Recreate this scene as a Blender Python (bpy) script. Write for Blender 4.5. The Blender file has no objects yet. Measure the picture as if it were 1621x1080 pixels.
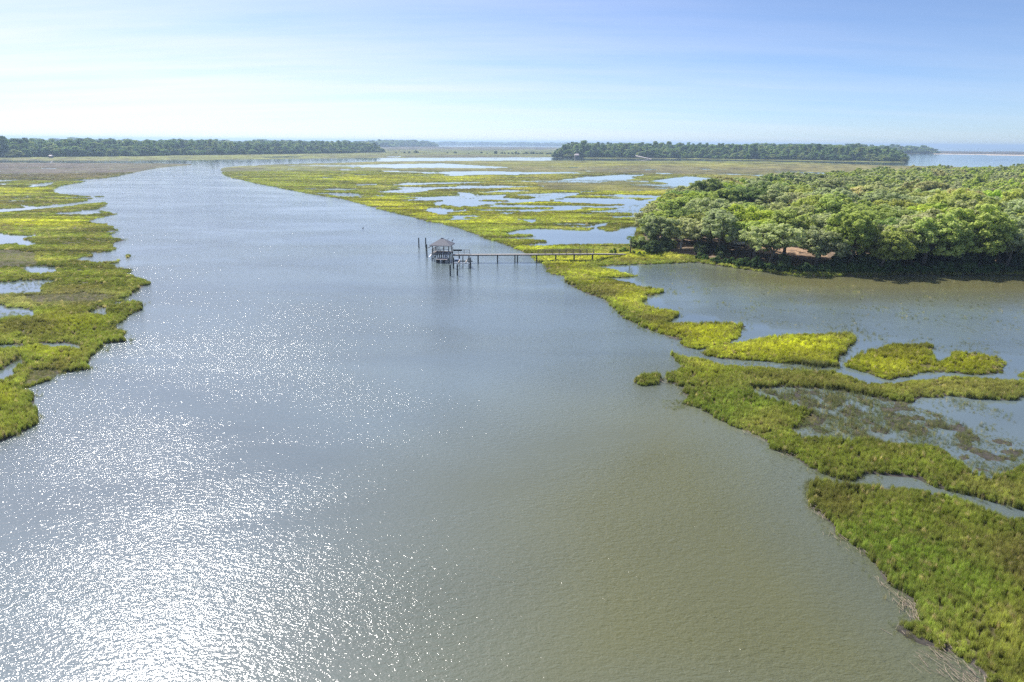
import bpy, math, random
import numpy as np
from mathutils import Matrix, Vector
R = math.radians
SC = bpy.context.scene
COL = SC.collection
random.seed(7)
rng = np.random.default_rng(11)

# ------------------------------------------------------------------ camera
H = 30.0                       # flying height above the water, metres
F = 1081.0                     # focal length in pixels of a 1621 px wide picture
CX, CY = 810.5, 540.0
PITCH = math.atan((540 - 224.2) / F)
ROLL = R(0.487)
RE = 6371000 * 1.16            # earth radius with refraction
R0, F0, U0 = np.array([1.0, 0, 0]), np.array([0, math.cos(PITCH), -math.sin(PITCH)]), np.array([0, math.sin(PITCH), math.cos(PITCH)])
CR = math.cos(ROLL) * R0 + math.sin(ROLL) * U0
CU = -math.sin(ROLL) * R0 + math.cos(ROLL) * U0
cam_d = bpy.data.cameras.new('camera'); cam = bpy.data.objects.new('camera', cam_d); COL.objects.link(cam)
cam_d.lens = 24.0; cam_d.sensor_width = 36.0; cam_d.clip_start = 0.5; cam_d.clip_end = 60000
M = Matrix.Identity(4)
for i in range(3):
    M[i][0], M[i][1], M[i][2] = CR[i], CU[i], -F0[i]
M[2][3] = H
cam.matrix_world = M
SC.camera = cam

# ------------------------------------------------------------------ sun, sky, exposure
SUN_EL, SUN_AZ = 47.0, -36.0   # azimuth from +Y towards +X
sun_d = bpy.data.lights.new('sun', 'SUN'); sun = bpy.data.objects.new('sun', sun_d); COL.objects.link(sun)
sun_d.energy = 4.3; sun_d.angle = R(0.53); sun_d.color = (1.0, 0.95, 0.87)
sd = Vector((math.sin(R(SUN_AZ)) * math.cos(R(SUN_EL)), math.cos(R(SUN_AZ)) * math.cos(R(SUN_EL)), math.sin(R(SUN_EL))))
sun.rotation_euler = sd.to_track_quat('Z', 'Y').to_euler()
sun.location = (0, 0, 200)

W = bpy.data.worlds.new('World'); SC.world = W; W.use_nodes = True
nt = W.node_tree; nt.nodes.clear(); N = nt.nodes; L = nt.links
def nd(t, **k):
    n = N.new(t)
    for a, b in k.items(): setattr(n, a, b)
    return n
out = nd('ShaderNodeOutputWorld'); bg = nd('ShaderNodeBackground'); sky = nd('ShaderNodeTexSky')
sky.sky_type = 'NISHITA'; sky.sun_disc = False; sky.sun_elevation = R(SUN_EL); sky.sun_rotation = R(SUN_AZ)
sky.altitude = 30; sky.air_density = 0.62; sky.dust_density = 0.30; sky.ozone_density = 6.0
tc = nd('ShaderNodeTexCoord'); sep = nd('ShaderNodeSeparateXYZ'); L.new(tc.outputs['Generated'], sep.inputs[0])
mx = nd('ShaderNodeMath', operation='MAXIMUM'); mx.inputs[1].default_value = 0.004; L.new(sep.outputs[2], mx.inputs[0])
cb = nd('ShaderNodeCombineXYZ'); L.new(sep.outputs[0], cb.inputs[0]); L.new(sep.outputs[1], cb.inputs[1]); L.new(mx.outputs[0], cb.inputs[2])
L.new(cb.outputs[0], sky.inputs[0])
# thin cirrus streaks on a plane high above
ad = nd('ShaderNodeMath', operation='ADD'); ad.inputs[1].default_value = 0.10; L.new(mx.outputs[0], ad.inputs[0])
dx = nd('ShaderNodeMath', operation='DIVIDE'); L.new(sep.outputs[0], dx.inputs[0]); L.new(ad.outputs[0], dx.inputs[1])
dy = nd('ShaderNodeMath', operation='DIVIDE'); L.new(sep.outputs[1], dy.inputs[0]); L.new(ad.outputs[0], dy.inputs[1])
cc = nd('ShaderNodeCombineXYZ'); L.new(dx.outputs[0], cc.inputs[0]); L.new(dy.outputs[0], cc.inputs[1])
mp = nd('ShaderNodeMapping'); mp.inputs['Rotation'].default_value = (0, 0, R(38)); mp.inputs['Scale'].default_value = (0.22, 1.1, 1); L.new(cc.outputs[0], mp.inputs[0])
nz = nd('ShaderNodeTexNoise'); nz.inputs['Scale'].default_value = 1.3; nz.inputs['Detail'].default_value = 8; nz.inputs['Roughness'].default_value = 0.62; L.new(mp.outputs[0], nz.inputs[0])
rp = nd('ShaderNodeMapRange'); rp.inputs[1].default_value = 0.34; rp.inputs[2].default_value = 0.70; rp.inputs[3].default_value = 0.0; rp.inputs[4].default_value = 1.0; L.new(nz.outputs[0], rp.inputs[0])
# a sheet of thin cirrus that thickens towards the left (west) and low down
gx = nd('ShaderNodeMapRange'); gx.inputs[1].default_value = 0.45; gx.inputs[2].default_value = -0.65; gx.inputs[3].default_value = 0.18; gx.inputs[4].default_value = 0.85; L.new(sep.outputs[0], gx.inputs[0])
gz = nd('ShaderNodeMapRange'); gz.inputs[1].default_value = 0.24; gz.inputs[2].default_value = 0.07; gz.inputs[3].default_value = 0.25; gz.inputs[4].default_value = 1.0; L.new(mx.outputs[0], gz.inputs[0])
g2 = nd('ShaderNodeMath', operation='MULTIPLY'); L.new(gx.outputs[0], g2.inputs[0]); L.new(gz.outputs[0], g2.inputs[1])
rs = nd('ShaderNodeMapRange'); rs.inputs[3].default_value = 0.32; rs.inputs[4].default_value = 1.12; L.new(rp.outputs[0], rs.inputs[0])
g3 = nd('ShaderNodeMath', operation='MULTIPLY'); L.new(g2.outputs[0], g3.inputs[0]); L.new(rs.outputs[0], g3.inputs[1])
wb = nd('ShaderNodeMix', data_type='RGBA'); wb.blend_type = 'MULTIPLY'; wb.inputs[0].default_value = 1.0; wb.inputs[7].default_value = (.96, 1.0, 1.04, 1); L.new(sky.outputs[0], wb.inputs[6])
veil = nd('ShaderNodeMix', data_type='RGBA'); veil.blend_type = 'MIX'
vcol = nd('ShaderNodeRGB'); vcol.outputs[0].default_value = (7.15, 7.0, 7.5, 1)
L.new(g3.outputs[0], veil.inputs[0]); L.new(wb.outputs[2], veil.inputs[6]); L.new(vcol.outputs[0], veil.inputs[7])
# glow round the sun, added above the frame to brighten the water's reflections
nrm = nd('ShaderNodeVectorMath', operation='NORMALIZE'); L.new(tc.outputs['Generated'], nrm.inputs[0])
dt = nd('ShaderNodeVectorMath', operation='DOT_PRODUCT'); L.new(nrm.outputs[0], dt.inputs[0]); dt.inputs[1].default_value = tuple(sd)
ac = nd('ShaderNodeMath', operation='ARCCOSINE'); L.new(dt.outputs['Value'], ac.inputs[0])
am = nd('ShaderNodeMath', operation='MULTIPLY'); am.inputs[1].default_value = -1 / R(11.5); L.new(ac.outputs[0], am.inputs[0])
ae = nd('ShaderNodeMath', operation='EXPONENT'); L.new(am.outputs[0], ae.inputs[0])
ag = nd('ShaderNodeVectorMath', operation='SCALE'); ag.inputs[0].default_value = (33.5, 28.5, 34); L.new(ae.outputs[0], ag.inputs['Scale'])
sm = nd('ShaderNodeVectorMath', operation='ADD'); L.new(veil.outputs[2], sm.inputs[0]); L.new(ag.outputs[0], sm.inputs[1])
L.new(sm.outputs[0], bg.inputs[0]); bg.inputs[1].default_value = 0.085; L.new(bg.outputs[0], out.inputs[0])

SC.view_settings.view_transform = 'Standard'; SC.view_settings.look = 'None'; SC.view_settings.gamma = 1.0
SC.view_settings.exposure = 0.7
SC.cycles.use_denoising = False
SC.cycles.max_bounces = 6; SC.cycles.diffuse_bounces = 2; SC.cycles.glossy_bounces = 3
SC.cycles.transmission_bounces = 3; SC.cycles.volume_bounces = 0; SC.cycles.transparent_max_bounces = 8
SC.cycles.sample_clamp_indirect = 4.0; SC.cycles.sample_clamp_direct = 20.0

# ------------------------------------------------------------------ geometry helpers
def drop(D2):                  # earth's curve
    return -D2 / (2 * RE)
def ground(px, py, z=0.0):
    """world x, y of the ground point seen at pixel (px, py) of the 1621x1080 picture"""
    px = np.asarray(px, float); py = np.asarray(py, float)
    a = (px - CX) / F; b = -(py - CY) / F
    d = F0[None, :] + a.reshape(-1, 1) * CR + b.reshape(-1, 1) * CU
    zz = np.full(len(d), float(z)); 
    for _ in range(6):
        t = (zz - H) / np.minimum(d[:, 2], -1e-4)
        t = np.minimum(t, 30000)
        zz = z + drop((d[:, 0] * t) ** 2 + (d[:, 1] * t) ** 2)
    return np.stack([d[:, 0] * t, d[:, 1] * t], 1)
def G(px, py, z=0.0):
    return ground([px], [py], z)[0]
def project(x, y, z):
    v = np.stack([x, y, z - H], 1)
    w = v @ F0
    return CX + F * (v @ CR) / w, CY - F * (v @ CU) / w

_perm = rng.integers(0, 1 << 16, 4096)
def _hash(ix, iy, s):
    return _perm[(_perm[(ix + s * 131) & 4095] + iy) & 4095] / 65536.0
def vnoise(x, y, s=0):
    ix = np.floor(x).astype(np.int64); iy = np.floor(y).astype(np.int64)
    fx = x - ix; fy = y - iy
    fx = fx * fx * (3 - 2 * fx); fy = fy * fy * (3 - 2 * fy)
    a = _hash(ix, iy, s); b = _hash(ix + 1, iy, s); c = _hash(ix, iy + 1, s); d = _hash(ix + 1, iy + 1, s)
    return (a * (1 - fx) + b * fx) * (1 - fy) + (c * (1 - fx) + d * fx) * fy
def fbm(x, y, s=0, o=4):
    v = 0; a = 0.5; t = 0
    for k in range(o):
        v = v + a * vnoise(x * 2 ** k + 17.3 * k, y * 2 ** k - 9.1 * k, s + k); t += a; a *= 0.5
    return v / t               # 0..1
def sdf(P, poly):
    """signed distance (inside positive) of points P to polygon poly, far points get -1e3"""
    n = len(P); res = np.full(n, -1e3, np.float32)
    pad = 60 if len(poly) > 30 else 40
    lo = poly.min(0) - pad; hi = poly.max(0) + pad
    idx = np.nonzero((P[:, 0] > lo[0]) & (P[:, 0] < hi[0]) & (P[:, 1] > lo[1]) & (P[:, 1] < hi[1]))[0]
    if len(idx) == 0: return res
    x = P[idx, 0].astype(np.float32); y = P[idx, 1].astype(np.float32)
    best = np.full(len(idx), 1e12, np.float32); ins = np.zeros(len(idx), bool)
    for k in range(len(poly)):
        x0, y0 = poly[k]; x1, y1 = poly[(k + 1) % len(poly)]
        ex, ey = x1 - x0, y1 - y0; q = ex * ex + ey * ey + 1e-9
        t = np.clip(((x - x0) * ex + (y - y0) * ey) / q, 0, 1)
        dd = (x - x0 - t * ex) ** 2 + (y - y0 - t * ey) ** 2
        best = np.minimum(best, dd)
        c = ((y0 > y) != (y1 > y))
        if c.any():
            ins ^= c & (x < (x1 - x0) * (y - y0) / ((y1 - y0) if y1 != y0 else 1e-9) + x0)
    res[idx] = np.where(ins, np.sqrt(best), -np.sqrt(best))
    return res

def mesh_obj(name, verts, faces, mat=None, parent=None, smooth=False):
    me = bpy.data.meshes.new(name); me.from_pydata([tuple(v) for v in verts], [], faces); me.update()
    o = bpy.data.objects.new(name, me); COL.objects.link(o)
    if mat: me.materials.append(mat)
    if parent: o.parent = parent
    if smooth: me.polygons.foreach_set('use_smooth', [True] * len(me.polygons))
    return o
def fast_mesh(name, V, Q, k=4):
    V = np.asarray(V, np.float32); Q = np.asarray(Q, np.int32)
    me = bpy.data.meshes.new(name)
    me.vertices.add(len(V)); me.vertices.foreach_set('co', V.ravel())
    me.loops.add(Q.size); me.loops.foreach_set('vertex_index', Q.ravel())
    me.polygons.add(len(Q)); me.polygons.foreach_set('loop_start', np.arange(0, Q.size, k, dtype=np.int32))
    me.polygons.foreach_set('loop_total', np.full(len(Q), k, np.int32))
    me.update(); me.validate()
    return me
def tag(o, label=None, cat=None, group=None, kind=None):
    if label: o['label'] = label
    if cat: o['category'] = cat
    if group: o['group'] = group
    if kind: o['kind'] = kind
    return o
def empty(name, loc, rz=0.0):
    o = bpy.data.objects.new(name, None); COL.objects.link(o); o.location = loc; o.rotation_euler = (0, 0, rz)
    o.empty_display_size = 0.5
    return o

class MB:
    def __init__(s): s.v = []; s.f = []
    def box(s, x0, x1, y0, y1, z0, z1, rz=0, c=(0, 0)):
        b = len(s.v); co, si = math.cos(rz), math.sin(rz)
        for z in (z0, z1):
            for x, y in ((x0, y0), (x1, y0), (x1, y1), (x0, y1)):
                s.v.append((c[0] + x * co - y * si, c[1] + x * si + y * co, z))
        s.f += [(b, b + 3, b + 2, b + 1), (b + 4, b + 5, b + 6, b + 7), (b, b + 1, b + 5, b + 4), (b + 1, b + 2, b + 6, b + 5), (b + 2, b + 3, b + 7, b + 6), (b + 3, b, b + 4, b + 7)]
        return s
    def bar(s, p, q, w=0.1, h=0.1):
        p = Vector(p); q = Vector(q); d = (q - p).normalized()
        u = d.cross(Vector((0, 0, 1)))
        if u.length < 1e-3: u = Vector((1, 0, 0))
        u.normalize(); n = u.cross(d).normalized(); b = len(s.v)
        for c in (p, q):
            for i, j in ((-1, -1), (1, -1), (1, 1), (-1, 1)):
                s.v.append(tuple(c + u * (i * w / 2) + n * (j * h / 2)))
        s.f += [(b, b + 3, b + 2, b + 1), (b + 4, b + 5, b + 6, b + 7), (b, b + 1, b + 5, b + 4), (b + 1, b + 2, b + 6, b + 5), (b + 2, b + 3, b + 7, b + 6), (b + 3, b, b + 4, b + 7)]
        return s
    def tube(s, pts, rad, n=8, cap=True):
        pts = [Vector(p) for p in pts]; b = len(s.v); m = len(pts)
        for i, p in enumerate(pts):
            d = (pts[min(i + 1, m - 1)] - pts[max(i - 1, 0)]).normalized()
            u = d.cross(Vector((0.3, 1, 0.2))).normalized(); w = d.cross(u)
            r = rad[i] if hasattr(rad, '__len__') else rad
            for k in range(n):
                a = 2 * math.pi * k / n
                s.v.append(tuple(p + u * (math.cos(a) * r) + w * (math.sin(a) * r)))
        for i in range(m - 1):
            for k in range(n):
                s.f.append((b + i * n + k, b + i * n + (k + 1) % n, b + (i + 1) * n + (k + 1) % n, b + (i + 1) * n + k))
        if cap:
            s.f.append(tuple(b + k for k in range(n))[::-1]); s.f.append(tuple(b + (m - 1) * n + k for k in range(n)))
        return s
    def build(s, name, mat, parent=None, smooth=False):
        return mesh_obj(name, s.v, s.f, mat, parent, smooth)

# ------------------------------------------------------------------ materials
def mat_new(name):
    m = bpy.data.materials.new(name); m.use_nodes = True; m.node_tree.nodes.clear()
    return m, m.node_tree.nodes, m.node_tree.links
def simple_mat(name, col, rough=0.8, var=0.25, scale=3.0, bump=0.0, stretch=(1, 1, 1), metal=0.0):
    m, n, l = mat_new(name)
    o = n.new('ShaderNodeOutputMaterial'); p = n.new('ShaderNodeBsdfPrincipled'); l.new(p.outputs[0], o.inputs[0])
    t = n.new('ShaderNodeTexCoord'); mp = n.new('ShaderNodeMapping'); mp.inputs['Scale'].default_value = stretch; l.new(t.outputs['Object'], mp.inputs[0])
    z = n.new('ShaderNodeTexNoise'); z.inputs['Scale'].default_value = scale; z.inputs['Detail'].default_value = 5; l.new(mp.outputs[0], z.inputs[0])
    r = n.new('ShaderNodeMapRange'); r.inputs[1].default_value = 0.3; r.inputs[2].default_value = 0.7; r.inputs[3].default_value = 1 - var; r.inputs[4].default_value = 1 + var; l.new(z.outputs[0], r.inputs[0])
    mu = n.new('ShaderNodeVectorMath'); mu.operation = 'SCALE'; mu.inputs[0].default_value = col; l.new(r.outputs[0], mu.inputs['Scale'])
    l.new(mu.outputs[0], p.inputs['Base Color']); p.inputs['Roughness'].default_value = rough; p.inputs['Metallic'].default_value = metal
    if bump:
        b = n.new('ShaderNodeBump'); b.inputs['Strength'].default_value = bump; b.inputs['Distance'].default_value = 0.05; l.new(z.outputs[0], b.inputs['Height']); l.new(b.outputs[0], p.inputs['Normal'])
    return m
def leaf_mat(name, attr_type, attr, gain=1.0, transl=0.4, dif=(1, 1, 1)):
    m, n, l = mat_new(name)
    o = n.new('ShaderNodeOutputMaterial'); mix = n.new('ShaderNodeMixShader'); d = n.new('ShaderNodeBsdfDiffuse'); t = n.new('ShaderNodeBsdfTranslucent')
    if attr_type == 'OBJECT':
        a = n.new('ShaderNodeObjectInfo'); src = a.outputs['Color']
    else:
        a = n.new('ShaderNodeAttribute'); a.attribute_type = attr_type; a.attribute_name = attr; src = a.outputs['Color']
    tc = n.new('ShaderNodeTexCoord'); z = n.new('ShaderNodeTexNoise'); z.inputs['Scale'].default_value = 1.1; z.inputs['Detail'].default_value = 4
    g = n.new('ShaderNodeNewGeometry'); l.new(g.outputs['Position'], z.inputs['Vector'])
    r = n.new('ShaderNodeMapRange'); r.inputs[1].default_value = 0.3; r.inputs[2].default_value = 0.7; r.inputs[3].default_value = 0.75 * gain; r.inputs[4].default_value = 1.25 * gain; l.new(z.outputs[0], r.inputs[0])
    mu = n.new('ShaderNodeVectorMath'); mu.operation = 'SCALE'; l.new(src, mu.inputs[0]); l.new(r.outputs[0], mu.inputs['Scale'])
    m2 = n.new('ShaderNodeVectorMath'); m2.operation = 'MULTIPLY'; l.new(mu.outputs[0], m2.inputs[0]); m2.inputs[1].default_value = (1.05, 1.15, 0.7)
    l.new(mu.outputs[0], d.inputs[0]); l.new(m2.outputs[0], t.inputs[0]); mix.inputs[0].default_value = transl
    l.new(d.outputs[0], mix.inputs[1]); l.new(t.outputs[0], mix.inputs[2]); l.new(mix.outputs[0], o.inputs[0])
    return m

# ------------------------------------------------------------------ traced outlines (picture pixels, laid on the ground)
def PW(pts): return ground([p[0] for p in pts], [p[1] for p in pts])
LAND = [
 # brown flat and green marsh at the left
 [(-420,256),(0,258),(140,258.5),(240,259),(285,259.8),(307,260.6),(280,263),(250,266),(235,268.5),(220,272),(200,276),(185,279),(168,282),(143,283.6),(117,285),(100,286),(108,286.5),(133,287),(117,291),(100,293),(90,296.5),(83,301),(85,305),(100,308),(117,309),(130,310.5),(145,311.3),(167,311),(150,314),(137,316),(134,319),(117,321),(100,323),(67,326),(33,329),(0,331),(-420,345)],
 [(-420,352),(0,337),(17,335),(67,331),(117,326),(138,323),(160,321),(170,322),(167,326),(157,330),(155,333),(167,336),(183,339),(167,343),(150,347),(138,351),(150,353.5),(168,355),(176,358),(186,366),(172,372),(178,377),(198,381),(182,384.5),(177,389),(188,399),(207,406),(194,413),(177,420),(188,424),(206,427),(204,433),(220,441),(240,449),(227,455),(215,463),(194,475),(205,479),(220,481),(224,491),(207,497),(194,509),(175,520),(194,528),(196,541),(165,544),(162,552),(139,567),(144,577),(139,585),(97,591),(78,603),(55,610),(32,617),(40,621),(56,624),(60,634),(48,645),(66,658),(54,672),(30,688),(0,700),(-200,745),(-600,820)],
 # big marsh beyond the dock, the strip beside the pond, the oak island
 [(348,267),(350,273),(358,278),(370,282),(400,289),(430,295),(470,303),(500,309),(540,315),(560,320),(600,331),(640,341),(680,351),(700,354),(740,366),(770,378),(800,387),(820,396),(838,404),(845,412),(862,419),(866,429),(874,434),(895,437.5),(898,447),(909,455),(928,465),(958,476),(979,494),(982,503),(1000,512),(1024,522),(1054,532),(1079,540),(1073,545),(1085,552),(1104,555),(1137,550),(1155,545),(1174,529),(1183,515),(1141,515),(1094,515),(1059,515),(1070,506),(1078,497),(1050,492),(1022,488),(1016,482),(1024,472),(1054,463),(1030,458),(1010,456),(1005,450),(961,443),(935,440),(991,440),(1010,437),(977,429),(947,423.5),(949,422),(1005,419),(1059,417.6),(1106,416),(1130,420),(1200,430),(1250,435),(1300,438),(1400,437.5),(1500,437),(1621,436.5),(1800,440),(2300,445),(2300,276),(1621,266),(1513,264.5),(1447,263),(1380,261.5),(1280,257.5),(1213,255.8),(1080,255),(810,254.6),(723,255),(640,255.6),(590,256.4),(540,258.3),(500,259),(433,261),(400,262.5),(367,264)],
 [(1111,559),(1122,551),(1140,549),(1165,545),(1220,536),(1282,531),(1350,530),(1357,539),(1340,552),(1329,572),(1330,581),(1295,582),(1257,577),(1220,574),(1141,569),(1120,565)],
 [(1337,577),(1370,560),(1407,550),(1460,546),(1477,551),(1475,565),(1485,577),(1515,560),(1532,559),(1580,565),(1592,577),(1590,590),(1545,594),(1495,589),(1457,591),(1437,597),(1410,602),(1370,590),(1345,583)],
 [(1606,594),(1625,588),(1800,590),(1800,604),(1621,598)],
 [(1063,563),(1090,567),(1120,573),(1148,581),(1213,586),(1265,591),(1317,594),(1360,605),(1395,609),(1445,606),(1495,599),(1545,600),(1621,604),(1850,612),(2400,800),(1850,860),(1621,808),(1563,792),(1515,777),(1479,767.6),(1443,758),(1406,754),(1370,753),(1346,761),(1317,756),(1286,741),(1260,726),(1239,718),(1216,710),(1208,690),(1177,680),(1156,674),(1125,658),(1104,645),(1073,638),(1086,627),(1084,614),(1058,607),(1058,594),(1084,586),(1076,575)],
 [(1005,602),(1015,596),(1035,594),(1048,600),(1046,609),(1020,611),(1007,608)],
 [(1281,765),(1310,764),(1346,770),(1382,770),(1418,772),(1467,778),(1515,794),(1563,813),(1587,823),(1621,832),(1900,900),(2600,1300),(2100,1400),(1680,1230),(1600,1140),(1554,1079),(1547,1065),(1525,1047),(1508,1031),(1467,1022),(1436,1008),(1418,992),(1425,986),(1445,990),(1460,987),(1444,964),(1428,941),(1410,928),(1387,909),(1373,884),(1370,878),(1346,857),(1322,845),(1308,828),(1288,806),(1276,796),(1279,780)],
 # far shores
 [(-700,240),(-700,254),(-400,253.5),(0,253.5),(120,254.5),(210,254),(330,253),(450,251.5),(540,250.6),(640,249.8),(780,249.2),(870,249),(940,250.6),(1080,251.5),(1200,253.5),(1300,255),(1400,257),(1434,257),(1436,252),(1420,247),(1380,244.5),(1440,243.6),(1478,243.5),(1478,240),(1300,237.5),(1100,235.5),(950,234),(870,233),(780,232.5),(700,232.2),(575,231.4),(300,230),(0,229)],
 [(1474,239.2),(1621,240.2),(2000,244),(2200,253),(2000,251),(1621,246.8),(1540,245.3),(1478,244)],
]
POND = [
 [(-300,287),(0,284.6),(30,284),(82,282.5),(40,285),(18,287.5),(0,288.5),(-300,294)],
 [(20,297),(42,295.5),(58,291),(80,288.3),(92,287.6),(79,291),(76,295),(50,297)],
 [(-100,369),(0,369),(20,372),(22,376),(0,377),(-100,379)],[(20,384),(45,382),(56,386),(50,391),(25,389)],
 [(-200,447),(-40,447),(0,450),(30,445),(70,443.5),(95,445),(70,452),(68,464),(40,467),(0,466),(-200,468)],
 [(35,424),(60,421),(90,424),(95,431),(70,434),(40,433)],
 [(-200,482),(0,487),(30,487),(52,492),(56,502),(20,504),(0,508),(-200,515)],
 [(138,499),(146,490),(161,488),(162,496),(172,495),(160,500)],[(172,486),(182,479),(196,478),(192,483)],
 [(120,412),(128,407),(146,408),(150,411),(135,413)],[(62,545),(100,544),(132,549),(150,548),(128,553),(95,552),(70,549)],
 [(-60,596),(0,586),(12,578),(30,570),(36,575),(22,583),(20,596),(5,601),(-60,615)],
 [(-60,552),(0,548),(30,547),(32,551),(0,555),(-60,560)],
 [(433,262.5),(500,261.5),(540,261.3),(620,259.5),(700,258.4),(712,259),(760,262),(800,264),(805,266),(760,267),(700,266.3),(640,265.5),(600,266),(560,264.5),(480,263.3)],
 [(605,271.4),(625,270.7),(690,272.2),(720,270.8),(785,270.6),(830,272),(905,272),(930,274.6),(975,276.3),(900,275.6),(830,277),(720,278.3),(690,274.8),(640,273.7),(608,273)],
 [(557,277),(585,276),(587,278),(562,278.4)],[(520,279),(543,278),(542,279.6),(520,280)],
 [(560,292),(600,290.6),(598,293),(565,294.6)],[(612,292.6),(640,291),(680,288.5),(740,288),(795,287.4),(760,290),(690,292),(640,294),(615,293.6)],
 [(585,298),(640,297),(690,296),(720,295),(760,294),(790,293),(850,296),(790,298.5),(740,299),(690,299.6),(680,302),(650,306),(600,305.5),(594,303.6),(640,299)],
 [(617,312),(680,311.5),(740,308.5),(782,308.5),(800,307.3),(806,308.5),(798,313),(760,317.5),(720,322),(690,326.5),(685,322),(700,317.5),(660,318),(630,317.5),(660,314)],
 [(805,309),(840,306.5),(880,305),(915,304.6),(918,307.4),(900,311.5),(870,317.5),(850,318.5),(828,319.5),(830,316.5),(850,313),(838,311)],
 [(882,286.5),(890,283.6),(930,279.5),(985,275.6),(1035,277),(1000,280.6),(1010,283.5),(960,288),(940,290.5),(900,289)],
 [(1022,287),(1070,280.4),(1095,278.4),(1120,281),(1180,283),(1175,290),(1160,296.5),(1120,299.5),(1090,297),(1030,294.6),(985,293.6),(1020,291.6),(1060,291)],
 [(943,334.6),(975,331),(985,325),(1020,316),(1050,312.4),(1088,314),(1072,319),(1064,325),(1042,330),(1036,338),(1006,343),(996,345),(1003,339),(986,332.4)],
 [(745,331.6),(870,331),(890,328.2),(920,328.5),(930,331),(900,334),(840,334.6),(760,334.4)],[(720,333.4),(738,332.4),(737,335),(722,335.4)],
 [(815,346.6),(847,347),(849,352.6),(838,353.4),(826,349.6)],
 [(886,356.6),(905,358.6),(937,358.6),(946,354.4),(968,351.8),(958,358),(939,361.3),(905,360.4)],
 [(965,344.6),(990,341.6),(975,346)],[(700,349),(722,345.4),(765,345.4),(752,347.4),(715,349)],
 [(799,369.5),(820,364),(850,361.8),(900,364),(950,366),(975,366),(985,360.6),(1010,358.6),(1007,366),(1002,378),(997,388),(960,387.4),(900,388.4),(860,390),(824,389.4),(865,383.6),(858,381.6),(830,379.6),(799,377.6),(845,374.6),(845,372.6),(801,371.8)],
 [(415,248.4),(450,247.4),(485,247.5),(470,249.6),(420,250)],[(610,248),(635,247.3),(634,249),(615,249.3)],
 [(1350,257),(1352,256.8)][:0] or [(1160,258.6),(1180,258.2),(1178,259.2)],
 [(1190,617),(1240,614),(1330,618),(1400,632),(1440,640),(1460,630),(1500,628),(1560,635),(1600,636),(1640,620),(1900,640),(2100,760),(1900,790),(1640,742),(1590,748),(1560,757),(1530,750),(1500,715),(1470,705),(1400,702),(1330,698),(1280,695),(1260,680),(1310,675),(1290,655),(1230,640),(1200,630)],
 [(845,424),(846,424.4),(846.5,424)],
]
# sparse, half-drowned grass: (polygon, share of the usual tufts)
WET = [
 ([(1190,617),(1330,618),(1440,640),(1500,660),(1560,690),(1640,700),(1900,760),(1900,790),(1640,742),(1560,757),(1500,715),(1330,698),(1260,680),(1290,655)], 0.42),
 ([(-200,400),(0,395),(55,400),(60,420),(0,424),(-200,430)], 0.5),
 ([(30,470),(130,465),(190,470),(150,480),(60,482)], 0.55),
 ([(45,588),(90,586),(95,594),(60,606),(35,612)], 0.5),
 ([(1010,420),(1100,418),(1200,432),(1500,440),(1800,440),(1800,470),(1400,462),(1200,452),(1060,440)], 0.05),
 ([(1000,440),(1900,470),(1900,590),(1400,545),(1200,510),(1080,490)], 0.06),
 ([(1043,632),(1072,633),(1088,642),(1070,650),(1050,646)], 0.35),
 ([(1396,976),(1420,985),(1450,1005),(1440,1012),(1415,1000)], 0.4),
 ([(1590,590),(1700,590),(1700,640),(1600,640)], 0.05),([(1440,618),(1900,618),(1900,760),(1560,690),(1500,660)], 0.12),
 ([(600,296),(790,292),(850,296),(700,304),(610,305)], 0.05),([(720,311),(780,309),(800,312),(730,318)], 0.08),
 ([(830,308),(915,305),(880,316),(830,318)], 0.12),([(950,332),(1080,314),(1060,330),(1000,344)], 0.10),
 ([(840,285),(1000,285),(1100,300),(1000,304),(860,300)], 0.5),
 ([(1140,572),(1330,580),(1340,592),(1240,586),(1150,580)], 0.30),
 ([(-100,440),(95,440),(95,468),(-100,470)], 0.10),([(-100,484),(60,484),(60,508),(-100,515)], 0.18),
]
LANDW = [PW(p) for p in LAND]; PONDW = [PW(p) for p in POND if len(p) > 2]; WETW = [(PW(p), k) for p, k in WET]
OAKS = PW([(1000,401),(1030,404),(1100,411),(1150,419),(1230,428),(1300,434),(1400,434),(1621,433),(1860,436),(2300,440),(2300,296),(1900,284),(1700,281),(1621,279.5),(1540,283),(1400,287),(1300,298),(1200,311),(1120,323),(1060,345),(1010,366)])

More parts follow.
